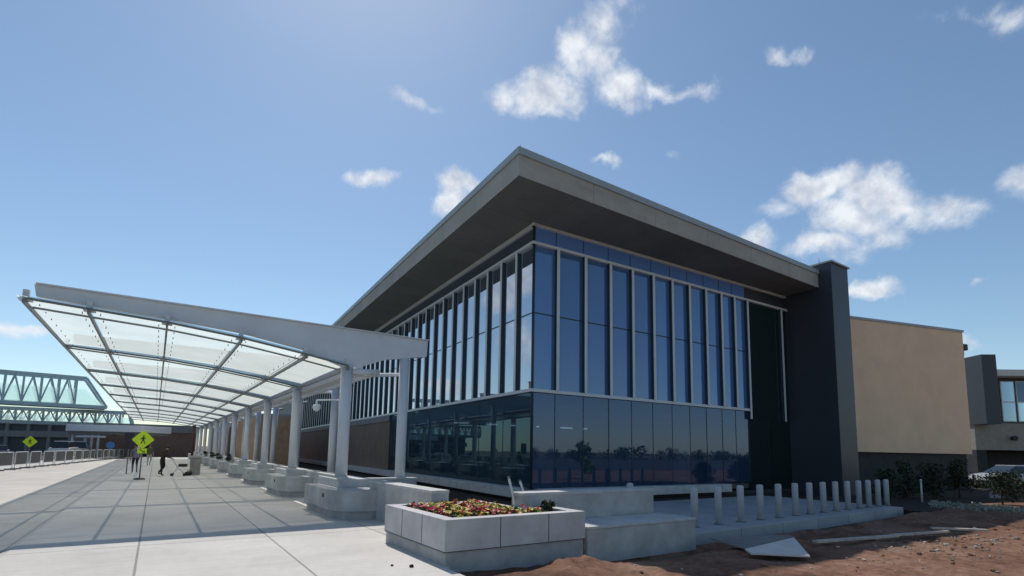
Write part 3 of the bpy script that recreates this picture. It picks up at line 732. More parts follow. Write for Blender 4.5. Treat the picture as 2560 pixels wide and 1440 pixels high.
# metal stakes with a crossbar standing in the planter
s0 = at_depth(1290, 1250, 9.6)
for i, (px0, py0, px1, py1, yy, lab) in enumerate(((1287,1258,1272,1195,8.35,'taller thin grey metal stake leaning out of the flower planter'), (1308,1228,1300,1203,8.9,'shorter thin grey metal stake behind the taller one in the planter'))):
    d0, d1 = ray(px0,py0), ray(px1,py1)
    A = CAM+d0*(yy/d0.y); B = CAM+d1*((yy+.05)/d1.y); A = A+(A-B)*.6 if i else A+(A-B)*.35
    t = thing('metal_stake', lab, 'stake', A); b = MB(); v = B-A
    b.tube((0,0,0), v, .022, n=8); b.build('shaft', ALU, t)
    b = MB(); b.tube(v, v*1.01+Vector((0,0,.02)), .028, n=8); b.build('stake_cap', STEEL_D, t)

# ---- bollards
def bollard():
    t = thing('bollard', None, 'bollard')
    b = MB(); b.lathe([(.083,0),(.083,.87),(.076,.90),(.05,.915)], n=18); b.build('post', mat('bollard_paint', (.50,.51,.53), .55, var=.1, scale=4), t)
    b = MB(); b.lathe([(.125,0),(.125,.012),(.085,.03)], n=18); b.build('base_ring', STEEL_D, t); return t
bp0 = bollard(); px_b = [1668, 1737,1797,1853,1902,1948,1990,2026,2060,2091,2121,2149,2173,2197,2218]
bases = []
for i, px in enumerate(px_b):
    if i == 0: X, Y = 10.28, 9.75
    else:
        lo, hi = 9.0, 26.0
        for _ in range(50):
            mid = (lo+hi)/2; Y = 7.98+.03*(mid-11)
            c = Vector((mid, Y, .02))-CAM; X_ = 1280+F*c.dot(R2)/c.dot(fw)
            if X_ < px: lo = mid
            else: hi = mid
        X = lo; Y = 7.98+.03*(X-11)
    bases.append((X, Y))
nth = ['set back at the end of the long low wall','first from the long wall','second from the long wall','third from the long wall','fourth from the long wall','fifth from the long wall','sixth from the long wall','middle one of the front row','seventh counted from the shrubs','sixth counted from the shrubs','fifth counted from the shrubs','fourth counted from the shrubs','third counted from the shrubs','second counted from the shrubs','last of the row, next to the shrubs']
for i, (X, Y) in enumerate(bases):
    lab = 'pale round bollard, '+nth[i]
    if i == 0: bp0.location = (X, Y, .02); tag(bp0, lab, 'bollard', 'bollards along the plaza edge')
    else: dup(bp0, (X, Y, .02), 0, lab, 'bollards along the plaza edge')

# ---- boards and planks on the dirt
def flat_board(name, label, pts, th, m, cat='board', lift=.02):
    o = Vector(pts[0]); t = MB(); t.solid([Vector(p)-o for p in pts], (0,0,th))
    ob = t.build(name, m); ob.location = o; return tag(ob, label, cat)
A = [at_z(*p, .06) for p in ((1862,1374),(1985,1352),(2025,1389))]; A2 = at_z(1878,1385,.04)
flat_board('board', 'white triangular offcut of board lying in the sun on the dirt', [(*A[0].xy,.05),(*A[1].xy,.10),(*A[2].xy,.03),(*A2.xy,.03)], .025, BOARD)
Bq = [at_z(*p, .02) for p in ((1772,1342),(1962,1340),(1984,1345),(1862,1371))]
flat_board('board', 'shaded part of the white offcut, shade painted in grey, at the slab edge', [(*Bq[0].xy,-.02),(*Bq[1].xy,.03),(*Bq[2].xy,.03),(*Bq[3].xy,.0)], .02, mat('shaded_board_grey', (.24,.225,.21), .8, var=.2))  # shaded part of the same sheet, its shade put into the grey
def plank(label, p, q, wdt, z0=.0, z1=.0):
    a = at_z(*p, z0); c = at_z(*q, z1); d = (c-a); L = d.length
    ob = MB(); ob.box(0, L, -wdt/2, wdt/2, 0, .045, .006); o = ob.build('plank', WOOD)
    o.location = (a.x, a.y, max(z0, dirt_h(a.x,a.y)+.01)); o.rotation_euler = (0, 0, math.atan2(d.y, d.x)); return tag(o, label, 'plank')
plank('long pale timber plank lying on the dirt beyond the white offcut', (2038,1357), (2240,1342), .13)
plank('pale plank continuing the long plank, farther from the white offcut', (2225,1341), (2368,1331), .10)
plank('short pale plank lying alone on the dirt toward the shrubs', (2328,1322), (2468,1328), .13)
for i, (px, py, s, lab) in enumerate(((1029,1418,.035,'larger dark clod of earth on the sunlit pavement'), (980,1415,.022,'smaller dark clod of earth on the sunlit pavement'))):
    p = at_z(px, py, 0); bm = bmesh.new(); r = bmesh.ops.create_icosphere(bm, subdivisions=2, radius=s)
    for v in bm.verts: v.co *= 1+.25*mn.noise(v.co*40); v.co.z *= .7
    me = bpy.data.meshes.new('dirt_clod'); bm.to_mesh(me); bm.free(); me.materials.append(mat('dark_clod', (.03,.025,.02), .95))
    o = bpy.data.objects.new('dirt_clod', me); COL.objects.link(o); o.location = (p.x, p.y, s*.5); tag(o, lab, 'clod')

# ---- shrubs and young trees in front of the annex
TG = 'shrubs in front of the tan annex'
for i, (x, y, h, r, lab) in enumerate(((25.2, 9.6, 1.35, .75, 'dark shrub right behind the last bollard, before the fin'), (28.2, 10.0, 1.9, .85, 'dark upright shrub nearest the middle of the annex base'), (29.2, 9.2, 1.55, .95, 'broad dark shrub below the right half of the annex'),
        (31.0, 8.9, 1.85, .85, 'pointed dark shrub under the right corner of the annex'), (28.4, 6.8, 1.4, 1.1, 'biggest dark bush at the right edge, beside the silver car'), (31.2, 7.0, 1.35, 1.0, 'rounded dark bush behind the biggest bush at the right edge'))):
    shrub('dark_shrub', lab, (x, y, -.08), h, r, 1500, .10, 60+i, TG, LM, .06, 12)
b = MB(); rr = random.Random(5); bm = b.bm
for i in range(900):
    t = rr.random(); px = 2330+t*240; y_ = 1262+t*18+rr.gauss(0, 3)
    p = at_z(px, y_, -.08); leaves(bm, (p.x,p.y,-.04), (.12,.12,.05), 2, .10, rr, 1)
tag(b.build('ground_cover', mat('dry_grass', (.40,.40,.32), .8, var=.3, scale=5)), 'ragged strip of dry grass at the foot of the dark shrubs', 'grass', kind='stuff')
pm = thing('marker_post', 'thin pale marker post standing among the shrubs right of the bollards', 'post', (26.0, 8.7, -.08))
b = MB(); b.tube((0,0,0), (.02,0,.85), .035, n=8); b.build('post', ALU, pm); b = MB(); b.tube((.02,0,.85), (.02,0,.93), .045, n=8); b.build('post_cap', WHITE, pm)
ub = thing('utility_cabinet', 'pale upright utility box between the two right bushes', 'cabinet', (32.6, 8.0, -.08))
b = MB(); b.box(-.22,.22,-.2,.2,0,.95,.02); b.build('cabinet_body', ALU, ub); b = MB(); b.box(-.25,.25,-.23,.23,.952,1.0); b.build('cabinet_lid', WHITE, ub)

# ---- a generic car (body, glasshouse, wheels, lamps)
def car(label, loc, rz, col, group=None, proto={}):
    t = thing('parked_car', label, 'car', loc, rz, group)
    pm = mat('car_paint_%d' % int(sum(col)*1000), col, .25, var=.03, spec=.6)
    bm = bmesh.new()
    prof = [(-2.25,.35),(-2.28,.62),(-2.15,.88),(-1.5,.95),(-.2,.98),(.9,.96),(1.6,.86),(2.15,.74),(2.27,.55),(2.2,.33)]
    ys = [-.86,-.80,.80,.86]; rows = []
    for j, y in enumerate((-.90,-.84,.84,.90)):
        k = .94 if j in (0,3) else 1.0
        rows.append([bm.verts.new((x*(.985 if j in (0,3) else 1), y, .33+(z-.33)*k)) for x, z in prof])
    for a, c in zip(rows, rows[1:]):
        for i in range(len(prof)): bm.faces.new([a[i], a[(i+1)%len(prof)], c[(i+1)%len(prof)], c[i]])
    bm.faces.new(rows[0]); bm.faces.new(rows[-1][::-1]); bmesh.ops.recalc_face_normals(bm, faces=bm.faces)
    me = bpy.data.meshes.new('body'); bm.to_mesh(me); bm.free(); me.materials.append(pm)
    o = bpy.data.objects.new('body', me); COL.objects.link(o); o.parent = t
    b = MB(); lo = [(-2.0,-.78),(.95,-.78),(.95,.78),(-2.0,.78)]; hi = [(-1.55,-.62),(.15,-.62),(.15,.62),(-1.55,.62)]
    A = [(*p,.955) for p in lo]; B = [(*p,1.42) for p in hi]
    for i in range(4): b.face([A[i],A[(i+1)%4],B[(i+1)%4],B[i]])
    b.build('car_windows', mat('car_glass', (.015,.02,.025), .08, var=.05, spec=.8), t)
    b = MB(); b.prism(hi, 1.42, 1.47, .02); b.build('car_roof', pm, t)
    for x in (-1.4, 1.4):
        for y in (-.80, .80):
            b = MB(); b.tube((x,y-.1,.33), (x,y+.1,.33), .33, n=18); wh = b.build('wheel', BLACK, t)
            b = MB(); b.tube((x,y-.11,.33), (x,y+.11,.33), .19, n=12); r_ = b.build('rim', ALU, wh)
    for y in (-.62,.62):
        b = MB(); b.box(2.12,2.25,y-.16,y+.16,.58,.70,.02); b.build('headlight', WHITE, t)
    return t
car('silver car parked at the right edge beyond the bushes', (44.6, 10.3, -.1), radians(150), (.42,.45,.48))
car('dark blue car parked behind the silver car by the far wing', (49.0, 10.0, -.1), radians(150), (.03,.06,.14))

# ================================================================== WALK FURNITURE AND PEOPLE
def ped_sign(label, loc, h, s, plaque, rz=0):
    t = thing('crossing_sign', label, 'sign', loc, rz)
    b = MB(); b.tube((0,.03,-.02), (0,.03,h+s*.5), .03, n=8); b.build('post', STEEL_D, t)
    b = MB(); r = s*.7071; rd = .06
    poly = []
    for k in range(4):
        a = pi/2*k; c = Vector((cos(a), 0, sin(a)))*(r-rd*1.3)
        for da in (-.6,-.2,.2,.6): poly.append(Vector((c.x+rd*cos(a+da), 0, h+c.z+rd*sin(a+da))))
    b.solid(poly, (0,.012,0)); p = b.build('sign_panel', YEL, t)
    b = MB(); f = -.006; k = s
    b.tube((.02*k,f,h+.27*k), (.02*k,f-.004,h+.27*k), .055*k, n=14)                     # head of the walking figure
    b.solid([(-.06*k,f,h+.19*k),(.07*k,f,h+.19*k),(.06*k,f,h-.04*k),(-.05*k,f,h-.04*k)], (0,-.004,0))
    b.solid([(-.05*k,f,h-.04*k),(.01*k,f,h-.04*k),(-.09*k,f,h-.30*k),(-.15*k,f,h-.30*k)], (0,-.004,0))
    b.solid([(0,f-.0005,h-.04*k),(.06*k,f-.0005,h-.04*k),(.15*k,f-.0005,h-.30*k),(.09*k,f-.0005,h-.30*k)], (0,-.004,0))
    b.solid([(-.06*k,f,h+.17*k),(-.05*k,f,h+.10*k),(-.16*k,f,h-.02*k),(-.19*k,f,h+.02*k)], (0,-.004,0))
    b.solid([(.07*k,f,h+.17*k),(.06*k,f,h+.10*k),(.17*k,f,h+.02*k),(.19*k,f,h+.07*k)], (0,-.004,0))
    b.build('walker_symbol', BLACK, p)
    if plaque:
        b = MB(); b.box(-.30*s,.30*s,0,.012,h-1.02*s,h-.66*s,.0); q_ = b.build('arrow_plaque', YEL, t)
        b = MB(); z = h-.84*s
        b.solid([(-.2*s,-.003,z+.10*s),(-.14*s,-.003,z+.12*s),(.10*s,-.003,z-.04*s),(.14*s,-.003,z+.02*s),(.2*s,-.003,z-.12*s),(.02*s,-.003,z-.12*s),(.07*s,-.003,z-.08*s)], (0,-.004,0)); b.build('arrow_symbol', BLACK, q_)
    b = MB(); b.lathe([(.24,0),(.24,.05),(.1,.09)], n=14); b.build('base', BLACK, t)
    return t
sp = at_depth(358, 1099, 26)
ped_sign('large yellow green pedestrian diamond with an arrow plaque under the canopy edge', (sp.x, sp.y, 0), sp.z, .66, True)
sp2 = at_depth(75, 1104, 46)
ped_sign('small yellow green pedestrian diamond far off behind the barriers', (sp2.x, sp2.y, -.1), sp2.z+.1, .72, False)
# dark back of another board beside the big sign
db = thing('sign_board', 'dark rectangular sign back standing just left of the big yellow diamond', 'sign', (sp.x-.75, sp.y+6, 0))
b = MB(); b.box(-.24,.24,0,.03,1.45,2.35); b.build('sign_panel', mat('dark_sign', (.03,.025,.04), .6), db); b = MB(); b.tube((0,.05,0),(0,.05,2.3),.03,n=8); b.build('post', STEEL_D, db)
bs = at_depth(276, 1113, 62)
o_ = thing('round_sign', 'small round blue sign on a post beyond the crossing', 'sign', (bs.x, bs.y, -.1))
b = MB(); b.tube((0,0,bs.z+.1), (0,.02,bs.z+.1), .42, n=18); b.build('sign_panel', mat('blue_sign', (.05,.16,.42), .5), o_); b = MB(); b.tube((0,.04,0), (0,.04,bs.z+.1), .04, n=8); b.build('post', STEEL_D, o_)

def person(label, loc, rz, joints, radii, edges, paint, hair_at, hair_col, mats):
    me = bpy.data.meshes.new('person'); me.from_pydata(joints, edges, []); me.update()
    o = bpy.data.objects.new('person', me); COL.objects.link(o)
    md = o.modifiers.new('skin', 'SKIN'); md.use_smooth_shade = True
    for i, v in enumerate(me.skin_vertices[0].data): v.radius = (radii[i], radii[i]*(.8 if i < 4 else 1)); v.use_root = (i == 0)
    o.modifiers.new('sub', 'SUBSURF').levels = 1; o.modifiers['sub'].render_levels = 1
    dg = bpy.context.evaluated_depsgraph_get(); dg.update(); em = bpy.data.meshes.new_from_object(o.evaluated_get(dg))
    o.modifiers.clear(); o.data = em; em.name = 'person'
    em.materials.clear()
    for m in mats: em.materials.append(m)
    for p in em.polygons: p.material_index = paint(p.center); p.use_smooth = True
    o.location = loc; o.rotation_euler = (0,0,rz); tag(o, label, 'person')
    bm = bmesh.new(); bmesh.ops.create_icosphere(bm, subdivisions=2, radius=.108)
    for v in bm.verts: v.co = Vector((v.co.x*.93, v.co.y*1.05, v.co.z*1.0)) + Vector(hair_at); 
    for v in [v for v in bm.verts if v.co.z < hair_at[2]-.03 and v.co.y > hair_at[1]-.02]: bm.verts.remove(v)
    hm = bpy.data.meshes.new('hair'); bm.to_mesh(hm); bm.free(); hm.materials.append(hair_col); h = bpy.data.objects.new('hair', hm); COL.objects.link(h); h.parent = o
    return o
SKIN = mat('skin', (.42,.26,.18), .6, var=.05)
def fingers(J, Rr, E, wrist, d, side):
    """five short finger chains at a wrist joint"""
    w0 = len(J); pw = Vector(J[wrist]); d = Vector(d).normalized(); sd_ = Vector(side).normalized()
    J.append(tuple(pw+d*.07)); Rr.append(.030); E.append((wrist, w0))
    for k, l in enumerate((.060,.075,.080,.070)):
        i0 = len(J); base = pw+d*.10+sd_*(.018*(k-1.5)); J.append(tuple(base)); Rr.append(.009); E.append((w0, i0))
        J.append(tuple(base+d*l+Vector((0,.015,0)))); Rr.append(.007); E.append((i0, i0+1))
    i0 = len(J); J.append(tuple(pw+d*.05+sd_*.045)); Rr.append(.010); E.append((w0, i0)); J.append(tuple(pw+d*.09+sd_*.06)); Rr.append(.008); E.append((i0, i0+1))
# standing figure seen from behind, mid-stride; faces +y
J = [(0,0,.95),(0,.01,1.15),(0,.0,1.38),(0,.0,1.46),(0,.02,1.54),(0,.03,1.66),(-.09,0,.90),(-.10,.05,.50),(-.10,-.02,.10),(-.10,.12,.04),(.09,0,.90),(.11,.10,.52),(.10,-.10,.12),(.10,.03,.05),(-.19,0,1.40),(-.24,-.02,1.12),(-.22,.12,.90),(.19,0,1.40),(.25,.0,1.12),(.22,.16,.93)]
Rr = [.13,.125,.14,.06,.055,.095,.095,.065,.042,.035,.095,.065,.042,.035,.055,.043,.030,.055,.043,.030]
E_ = [(0,1),(1,2),(2,3),(3,4),(4,5),(0,6),(6,7),(7,8),(8,9),(0,10),(10,11),(11,12),(12,13),(2,14),(14,15),(15,16),(2,17),(17,18),(18,19)]
fingers(J, Rr, E_, 16, (.0,.3,-1), (1,.2,0)); fingers(J, Rr, E_, 19, (.0,.3,-1), (-1,.2,0))
PURP = mat('lilac_shirt', (.20,.19,.26), .9, var=.15); DK = mat('dark_shorts', (.03,.03,.035), .9); BLK = mat('black_clothes', (.022,.018,.016), .9, var=.2); GREYT = mat('grey_leggings', (.16,.16,.17), .9)
p1 = at_z(335, 1183, 0)
person('person in a lilac top and dark shorts standing under the big yellow sign', (p1.x, p1.y, 0), radians(12), J, Rr, E_, lambda c: 0 if (c.z > 1.47 or (c.z < 1.1 and abs(c.x) > .19 and c.z > .72)) else (1 if c.z > .93 else (2 if c.z > .55 else (3 if c.z > .09 else 4))), (0,.01,1.685), mat('dark_hair', (.025,.018,.014), .7), [SKIN, PURP, DK, GREYT, BLK])
J1, R1, E1 = [tuple(j) for j in J], list(Rr), list(E_)
# bending figure: torso pitched forward to +x, one leg trailing
J = [(0,0,.92),(.05,0,1.13),(.13,0,1.34),(.16,0,1.42),(.18,0,1.48),(.23,0,1.58),(-.02,-.09,.87),(.02,-.10,.48),(.02,-.10,.09),(.15,-.10,.04),(.03,.09,.87),(.10,.10,.50),(-.14,.10,.20),(-.06,.10,.08),(.13,-.19,1.33),(.20,-.23,1.06),(.42,-.19,.98),(.13,.19,1.33),(.18,.23,1.06),(.42,.17,.98)]
E_ = E_[:19]
Rr = [.135,.135,.145,.06,.055,.095,.10,.07,.045,.038,.10,.07,.045,.038,.058,.045,.031,.058,.045,.031]
fingers(J, Rr, E_, 16, (1,0,-.6), (0,1,0)); fingers(J, Rr, E_, 19, (1,0,-.6), (0,-1,0))
p2 = at_z(402, 1190, 0)
person('person in dark clothes walking and pushing a small cart on the shaded walk', (p2.x, p2.y, 0), radians(-8), J, Rr, E_, lambda c: 0 if c.z > 1.44 or (c.x > .40 and c.z < 1.06) else (1 if c.z > .9 else 2), (.21,0,1.605), mat('brown_hair', (.05,.03,.02), .7), [SKIN, mat('brown_jacket', (.05,.03,.022), .9, var=.2), BLK])
p3 = at_z(371, 1164, 0)
person('person in an olive top and pale trousers farther down the walk behind the sign', (p3.x, p3.y, 0), radians(-20), J1, R1, E1, lambda c: 0 if (c.z > 1.47 or (c.z < 1.1 and abs(c.x) > .19 and c.z > .72)) else (1 if c.z > .9 else (2 if c.z > .09 else 3)), (0,.01,1.685), mat('grey_hair', (.12,.11,.10), .7), [SKIN, mat('olive_shirt', (.10,.11,.06), .9, var=.1), mat('pale_trousers', (.40,.38,.33), .9, var=.1), BLK])
hc = thing('hand_cart', 'small grey folding hand cart with a dark bundle pushed by the dark walker', 'cart', (p2.x+.66, p2.y-.05, 0), radians(-8))
b = MB(); b.path([(-.22,-.15,.97),(.10,-.15,.45),(.45,-.15,.12)], .014); b.path([(-.22,.15,.97),(.10,.15,.45),(.45,.15,.12)], .014); b.tube((-.22,-.18,.97),(-.22,.18,.97),.014,n=6); b.path([(.10,-.15,.45),(-.15,-.15,.08)], .012); b.path([(.10,.15,.45),(-.15,.15,.08)], .012); b.build('cart_frame', ALU, hc)
b = MB(); b.box(.12,.55,-.16,.16,.50,.68,.05); b.build('bundle', BLACK, hc)
for x in (-.15,.45):
    b = MB(); b.tube((x,-.2,.08),(x,.2,.08),.075,n=12); b.build('wheel', BLACK, hc)
tbp = at_z(486, 1187, 0)
tb_ = thing('litter_bin', 'square pale grey litter bin on the shaded walk', 'bin', (tbp.x, tbp.y, 0))
b = MB(); b.box(-.26,.26,-.26,.26,.03,.98,.03); b.build('bin_body', mat('bin_stone', (.34,.31,.29), .85, var=.2, scale=6), tb_)
b = MB(); b.box(-.29,.29,-.29,.29,.982,1.10,.03); b.build('lid', mat('bin_lid', (.42,.40,.38), .7), tb_)
b = MB(); b.tube((0,0,1.10),(0,0,1.11),.12,n=14); b.build('bin_mouth', BLACK, tb_)
bgp = at_z(471, 1189, 0)
bg_ = thing('bag', 'small black bag on the ground beside the litter bin', 'bag', (bgp.x, bgp.y, 0))
bm = bmesh.new(); bmesh.ops.create_icosphere(bm, subdivisions=2, radius=.19)
for v in bm.verts: v.co = Vector((v.co.x*1.05, v.co.y*.8, max(v.co.z*.75,-.12)+.12))*(1+.12*mn.noise(v.co*9))
me = bpy.data.meshes.new('bag_body'); bm.to_mesh(me); bm.free(); me.materials.append(BLACK); o = bpy.data.objects.new('bag_body', me); COL.objects.link(o); o.parent = bg_
b = MB(); b.path([(-.08,0,.24),(-.05,0,.33),(.05,0,.33),(.08,0,.24)], .012, 6); b.build('handle', BLACK, bg_)
rp = at_z(483, 1150, 0)
pp_ = thing('red_post', 'tall dark red post standing behind the litter bin', 'post', (2.6, 52, 0))
b = MB(); b.tube((0,0,0),(0,0,3.3),.10,n=10); b.build('post', mat('dark_red', (.07,.025,.02), .6), pp_); b = MB(); b.tube((0,0,3.3),(0,0,3.4),.14,n=10); b.build('post_cap', BLACK, pp_)

# ================================================================== LEFT BACKGROUND
def seg_frame(a, c):
    u = Vector((c.x-a.x, c.y-a.y, 0)).normalized(); n = Vector((u.y, -u.x, 0)); return frame(Vector((a.x,a.y,0)), u, n), math.hypot(c.x-a.x, c.y-a.y)
def truss_bridge(label, pa, pb, zb, zt, nb, endcut, pre=1, roofc=False):
    M_, L = seg_frame(pa, pb); t = thing('footbridge', label, 'bridge', (pa.x, pa.y, 0)); inv = Matrix.Translation(-t.location)
    def pr(b, nm, m): o = b.build(nm, m); o.parent = t; o.matrix_parent_inverse = inv; return o
    x0 = -pre*L/nb; step = L/nb; W_ = 3.4; hx = L-endcut
    for nm, z, r, xe in (('bottom_chord', zb, .28, L), ('top_chord', zt, .22, hx)):
        b = MB(M_)
        for y in (0, W_): b.box(x0, xe, y-.16, y+.16, z-r, z+r)
        pr(b, nm, TRUSS)
    if endcut:
        for y in (0, W_):
            b = MB(M_); b.tube((hx,y,zt), (L,y,zb), .18, n=6); pr(b, 'end_post', TRUSS)
    for i in range(-pre, nb):
        xa, xb = i*step, (i+1)*step
        if xa > hx: break
        for y in (0, W_):
            b = MB(M_); b.box(xa-.14, xa+.14, y-.12, y+.12, zb+.28, zt-.22); pr(b, 'truss_vertical', TRUSS)
            if xb <= hx+.1:
                xm = (xa+xb)/2; d = MB(M_); d.tube((xa,y,zb+.2), (xm,y,zt-.2), .10, n=6); d.tube((xm,y,zt-.2), (xb,y,zb+.2), .10, n=6); pr(d, 'truss_diagonal', TRUSS)
    b = MB(M_); b.box(x0, L, .2, W_-.2, zb-.2, zb-.05); pr(b, 'deck', STEEL_D)
    b = MB(M_)
    for y in (.3, W_-.3): b.face([(x0,y,zb+.1),(L-.2,y,zb+.1),(hx,y,zb+(zt-zb)*.62),(x0,y,zb+(zt-zb)*.62)])
    pr(b, 'glazing', TEAL)
    return t
def D(px, py, dep): return at_depth(px, py, dep)
truss_bridge('upper teal truss footbridge with glazed sides crossing above the road', D(-150,1003,75), D(268,1012,88), 7.75, 12.4, 9, 3.0)
lb = truss_bridge('lower teal glazed footbridge just under the upper truss bridge', D(-150,1045,80), D(330,1050,92), 5.0, 7.2, 14, .6)
# white roofed drop-off shelter
M_, L = seg_frame(D(120,1070,66), D(352,1074,66)); zc = D(240,1070,66).z
t = thing('white_shelter', 'long white flat roofed shelter under the footbridges', 'shelter', (D(120,1070,66).x, D(120,1070,66).y, 0)); inv = Matrix.Translation(-t.location)
def pr(b, nm, m, t=t, inv=inv): o = b.build(nm, m); o.parent = t; o.matrix_parent_inverse = inv; return o
b = MB(M_); b.box(2.2, L, 0, 6, zc-.42, zc+.38, .04); pr(b, 'roof', WHITE)
b = MB(M_); b.box(2.4, L-.2, .3, 5.8, zc-.75, zc-.43); pr(b, 'roof_edge_beam', STEEL_D)
b = MB(M_); b.box(3.4, L-4.5, .2, .28, zc-1.18, zc-.95); pr(b, 'sign_band', ALU)
for x in (2.6, 4.2, 5.0, L*.5, L-.6):
    b = MB(M_); b.tube((x,.8,-.1), (x,.8,zc-.75), .14, n=8); pr(b, 'column', ALU)
# grey parking deck behind
M_, L = seg_frame(D(-200,1080,100), D(175,1080,100)); zt = D(60,1062,100).z; zm = D(60,1080,100).z
t2 = thing('parking_deck', 'dark grey concrete parking structure behind the footbridges', 'building', (D(-200,1080,100).x, D(-200,1080,100).y, 0)); inv2 = Matrix.Translation(-t2.location)
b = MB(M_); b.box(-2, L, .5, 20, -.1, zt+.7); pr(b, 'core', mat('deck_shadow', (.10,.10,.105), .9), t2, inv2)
b = MB(M_); b.box(-2, L+.1, 0, .5, zm-.9, zm+.25); b.box(-2, L+.1, 0, .5, zt+.2, zt+.8); pr(b, 'spandrel', mat('deck_concrete', (.26,.25,.25), .9), t2, inv2)
for i in range(8):
  b = MB(M_); b.box(i*L/7-.3, i*L/7+.3, .1, .48, -.1, zt+.49)
  pr(b, 'deck_column', mat('deck_concrete', (.26,.25,.25), .9), t2, inv2)
# brick block closing the end of the walk, and brick bays between the canopy columns
t3 = thing('brick_block', 'dark brown brick building closing the far end of the walk', 'building', (-3, 92, 0))
b = MB(); b.box(-4, 8, 0, 8, -.1, 3.5); b.build('wall', mat('dark_brick', (.20,.14,.115), .9, var=.2, scale=3), t3)
b = MB(); b.box(-4.3, 8.3, -.4, 8.4, 3.502, 4.6); b.build('roof', STEEL_D, t3)
b = MB(); b.box(1.2, 2.4, -.05, -.002, 0, 2.2); b.build('door', BLACK, t3)
t4 = thing('brick_bay', 'orange brown brick bay between the middle canopy columns', 'building', (6.9, 47.5, 0))
b = MB(); b.box(0, 3.2, 0, 19, -.1, 4.25); b.build('wall', ORANGE, t4)
b = MB(); b.box(-.05, 3.25, -.05, 19.05, 4.252, 4.45); b.build('parapet', COPING, t4)
b = MB(); b.box(-.03, -.002, 17.6, 18.7, 0, 2.5); b.build('doorway', BLACK, t4)
# crowd barriers along the apron edge
BG = 'grey barrier panels along the road edge'
def barrier():
    t = thing('barrier', None, 'barrier')
    b = MB(); b.path([(0,0,.1),(0,0,1.15),(2.3,0,1.15),(2.3,0,.1)], .025, 6); b.tube((0,0,.3),(2.3,0,.3),.02,n=6); b.build('barrier_frame', ALU, t)
    b = MB()
    for i in range(1, 16): b.tube((i*2.3/16,0,.3),(i*2.3/16,0,1.15),.012,n=5)
    b.build('bars', STEEL_D, t)
    b = MB(); b.box(.05,2.25,.03,.05,.32,1.1); b.build('mesh_screen', mat('grey_screen', (.27,.26,.26), .9, var=.2, scale=2), t)
    for x in (.25,2.05):
        b = MB(); b.box(x-.04,x+.04,-.3,.3,0,.1,.02); b.build('foot', STEEL_D, t)
    return t
ba = barrier(); A0, A1 = Vector((-9.3,33,0)), Vector((-3.4,86,0)); dv = A1-A0; nbar = 18; rz = math.atan2(dv.y, dv.x)
ol = ['first','second','third','fourth','fifth','sixth','seventh','eighth','ninth','tenth','eleventh','twelfth','thirteenth','fourteenth','fifteenth','sixteenth','seventeenth','farthest']
for i in range(nbar):
    p = A0+dv*(i/nbar); lab = f'grey screened barrier panel on the road edge, {ol[i]} counted from the photographer'
    if i == 0: ba.location = (p.x,p.y,-.09); ba.rotation_euler = (0,0,rz); tag(ba, lab, 'barrier', BG)
    else: dup(ba, (p.x,p.y,-.09), rz+random.uniform(-.05,.05), lab, BG)
for i, (px, py, dep, col, lab) in enumerate(((205,1128,62,(.55,.55,.56),'white van parked behind the far barriers left of the shelter'), (238,1126,66,(.30,.29,.29),'grey car parked behind the far barriers under the shelter'), (40,1130,62,(.22,.21,.22),'dark grey car behind the barriers at the left edge'))):
    p = D(px, py, dep); c_ = car(lab, (p.x-1.5, p.y, -.1), radians(80+i*9), col)
    if i < 2: c_.scale = (1.05, 1.05, 1.4)
b = MB(); b.box(-60, 160, -140, -14, -.29, -.12); tag(b.build('parking_lot', ASPH), kind='structure')
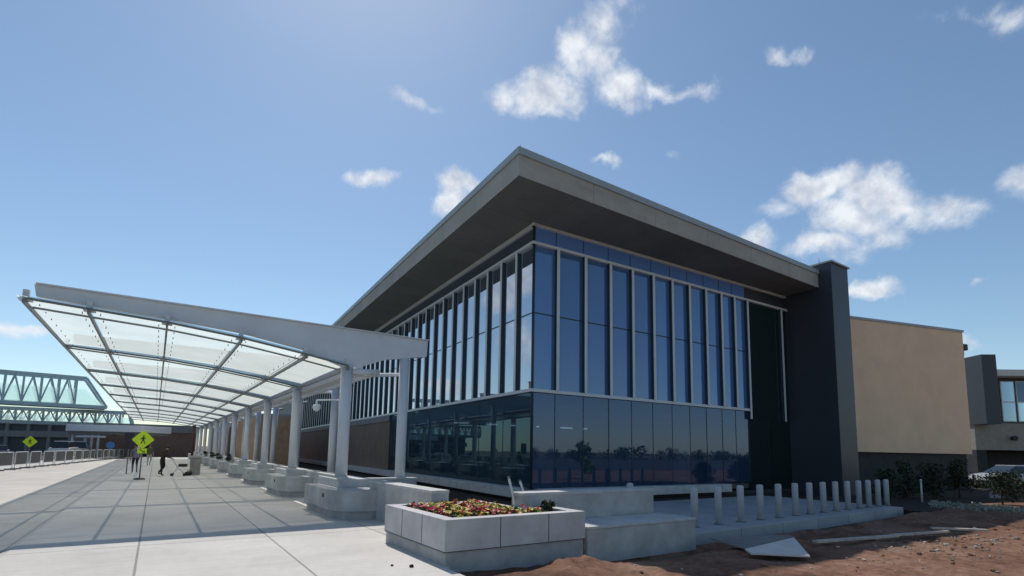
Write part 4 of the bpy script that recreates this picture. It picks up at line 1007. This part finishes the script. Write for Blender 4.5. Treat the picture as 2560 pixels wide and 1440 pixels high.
# trees and lot behind the photographer, seen mirrored in the glass
gd = ray(1460,1125); gt = (C0-CAM).dot(nR)/gd.dot(nR); gp = CAM+gd*gt; gr = (gd - nR*(2*gd.dot(nR))).normalized(); gq = gp+gr*16; gx, gy = gq.x, gq.y
RG = 'trees behind the photographer mirrored in the glass'
for i, (x, y, h, r, m) in enumerate(((14,-22,2.6,1.4,LM),(22,-34,3.0,1.8,LM),(33,-30,3.4,1.5,LM),(42,-44,3.2,2.2,LM),(52,-36,3.0,1.8,LM),(gx,gy,2.7,1.0,[LEAF2]),(63,-52,4,2.6,LM))):
    shrub('young_tree', ['dark bushy tree mirrored low in the corner glass','taller dark tree mirrored near the corner glass','dark tree mirrored in the middle of the low glass','broad dark tree mirrored right of the middle of the low glass','dark tree mirrored toward the fin','bright green young tree mirrored in the low glass','farthest dark tree mirrored beside the fin'][i], (x, y, -.3), h, r, 900, .28, 80+i, RG, m, .22, 10)

def far_mass(name, label, x0, x1, y, hmin, hmax, n, seed, m):
    rr = random.Random(seed); bm = bmesh.new(); x = x0
    while x < x1:
        h = rr.uniform(hmin, hmax)*(1+.5*mn.noise(Vector((x*.05, seed, 0)))); r = h*rr.uniform(.45,.8)
        leaves(bm, (x, y+rr.uniform(-6,6), h*.45), (r, r, h*.55), n, h*.16, rr, 3); x += r*rr.uniform(.7,1.5)
    me = bpy.data.meshes.new(name); bm.to_mesh(me); bm.free()
    for k in m: me.materials.append(k)
    o = bpy.data.objects.new(name, me); COL.objects.link(o); return tag(o, label, 'trees', kind='stuff')
far_mass('tree_line', 'far dark tree line behind the photographer mirrored in the low glass', -40, 260, -85, 1.8, 3.4, 130, 4, LM)
pg = thing('parking_garage', 'long grey parking garage across the road, only mirrored in the glass', 'building', (-48, 5, 0))
for z0, z1 in ((2.3,3.4),(5.4,6.5),(8.5,9.6)):
    b = MB(); b.box(-18, 0, 0, 110, z0, z1); b.build('deck_spandrel', mat('deck_concrete', (.26,.25,.25), .9), pg)
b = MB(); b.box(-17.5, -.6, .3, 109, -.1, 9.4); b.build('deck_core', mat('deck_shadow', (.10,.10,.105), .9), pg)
for i in range(12):
    b = MB(); b.box(-.5, -.05, i*9.9, i*9.9+.7, -.1, 9.3); b.build('deck_column', MATS['deck_concrete'], pg)

t5 = thing('grey_bay', 'long grey panelled wall behind the far canopy columns', 'building', (6.95, 66.7, 0))
b = MB(); b.box(0, 2.6, 0, 25, -.1, 4.2); b.build('wall', mat('grey_panel_wall', (.36,.36,.35), .8, var=.12, scale=.8), t5)
b = MB(); b.box(-.05, 2.65, -.0, 25.05, 4.202, 4.4); b.build('parapet', COPING, t5)
b = MB(); b.box(-.03, -.002, .3, 7.5, 0, 3.9); b.build('doorway', BLACK, t5)
for k in range(2):
    b = MB(); b.box(-.03, -.002, 10+k*8, 13+k*8, .3, 3.0); b.build('window', mat('bay_glass', (.05,.06,.07), .2, var=.05), t5)
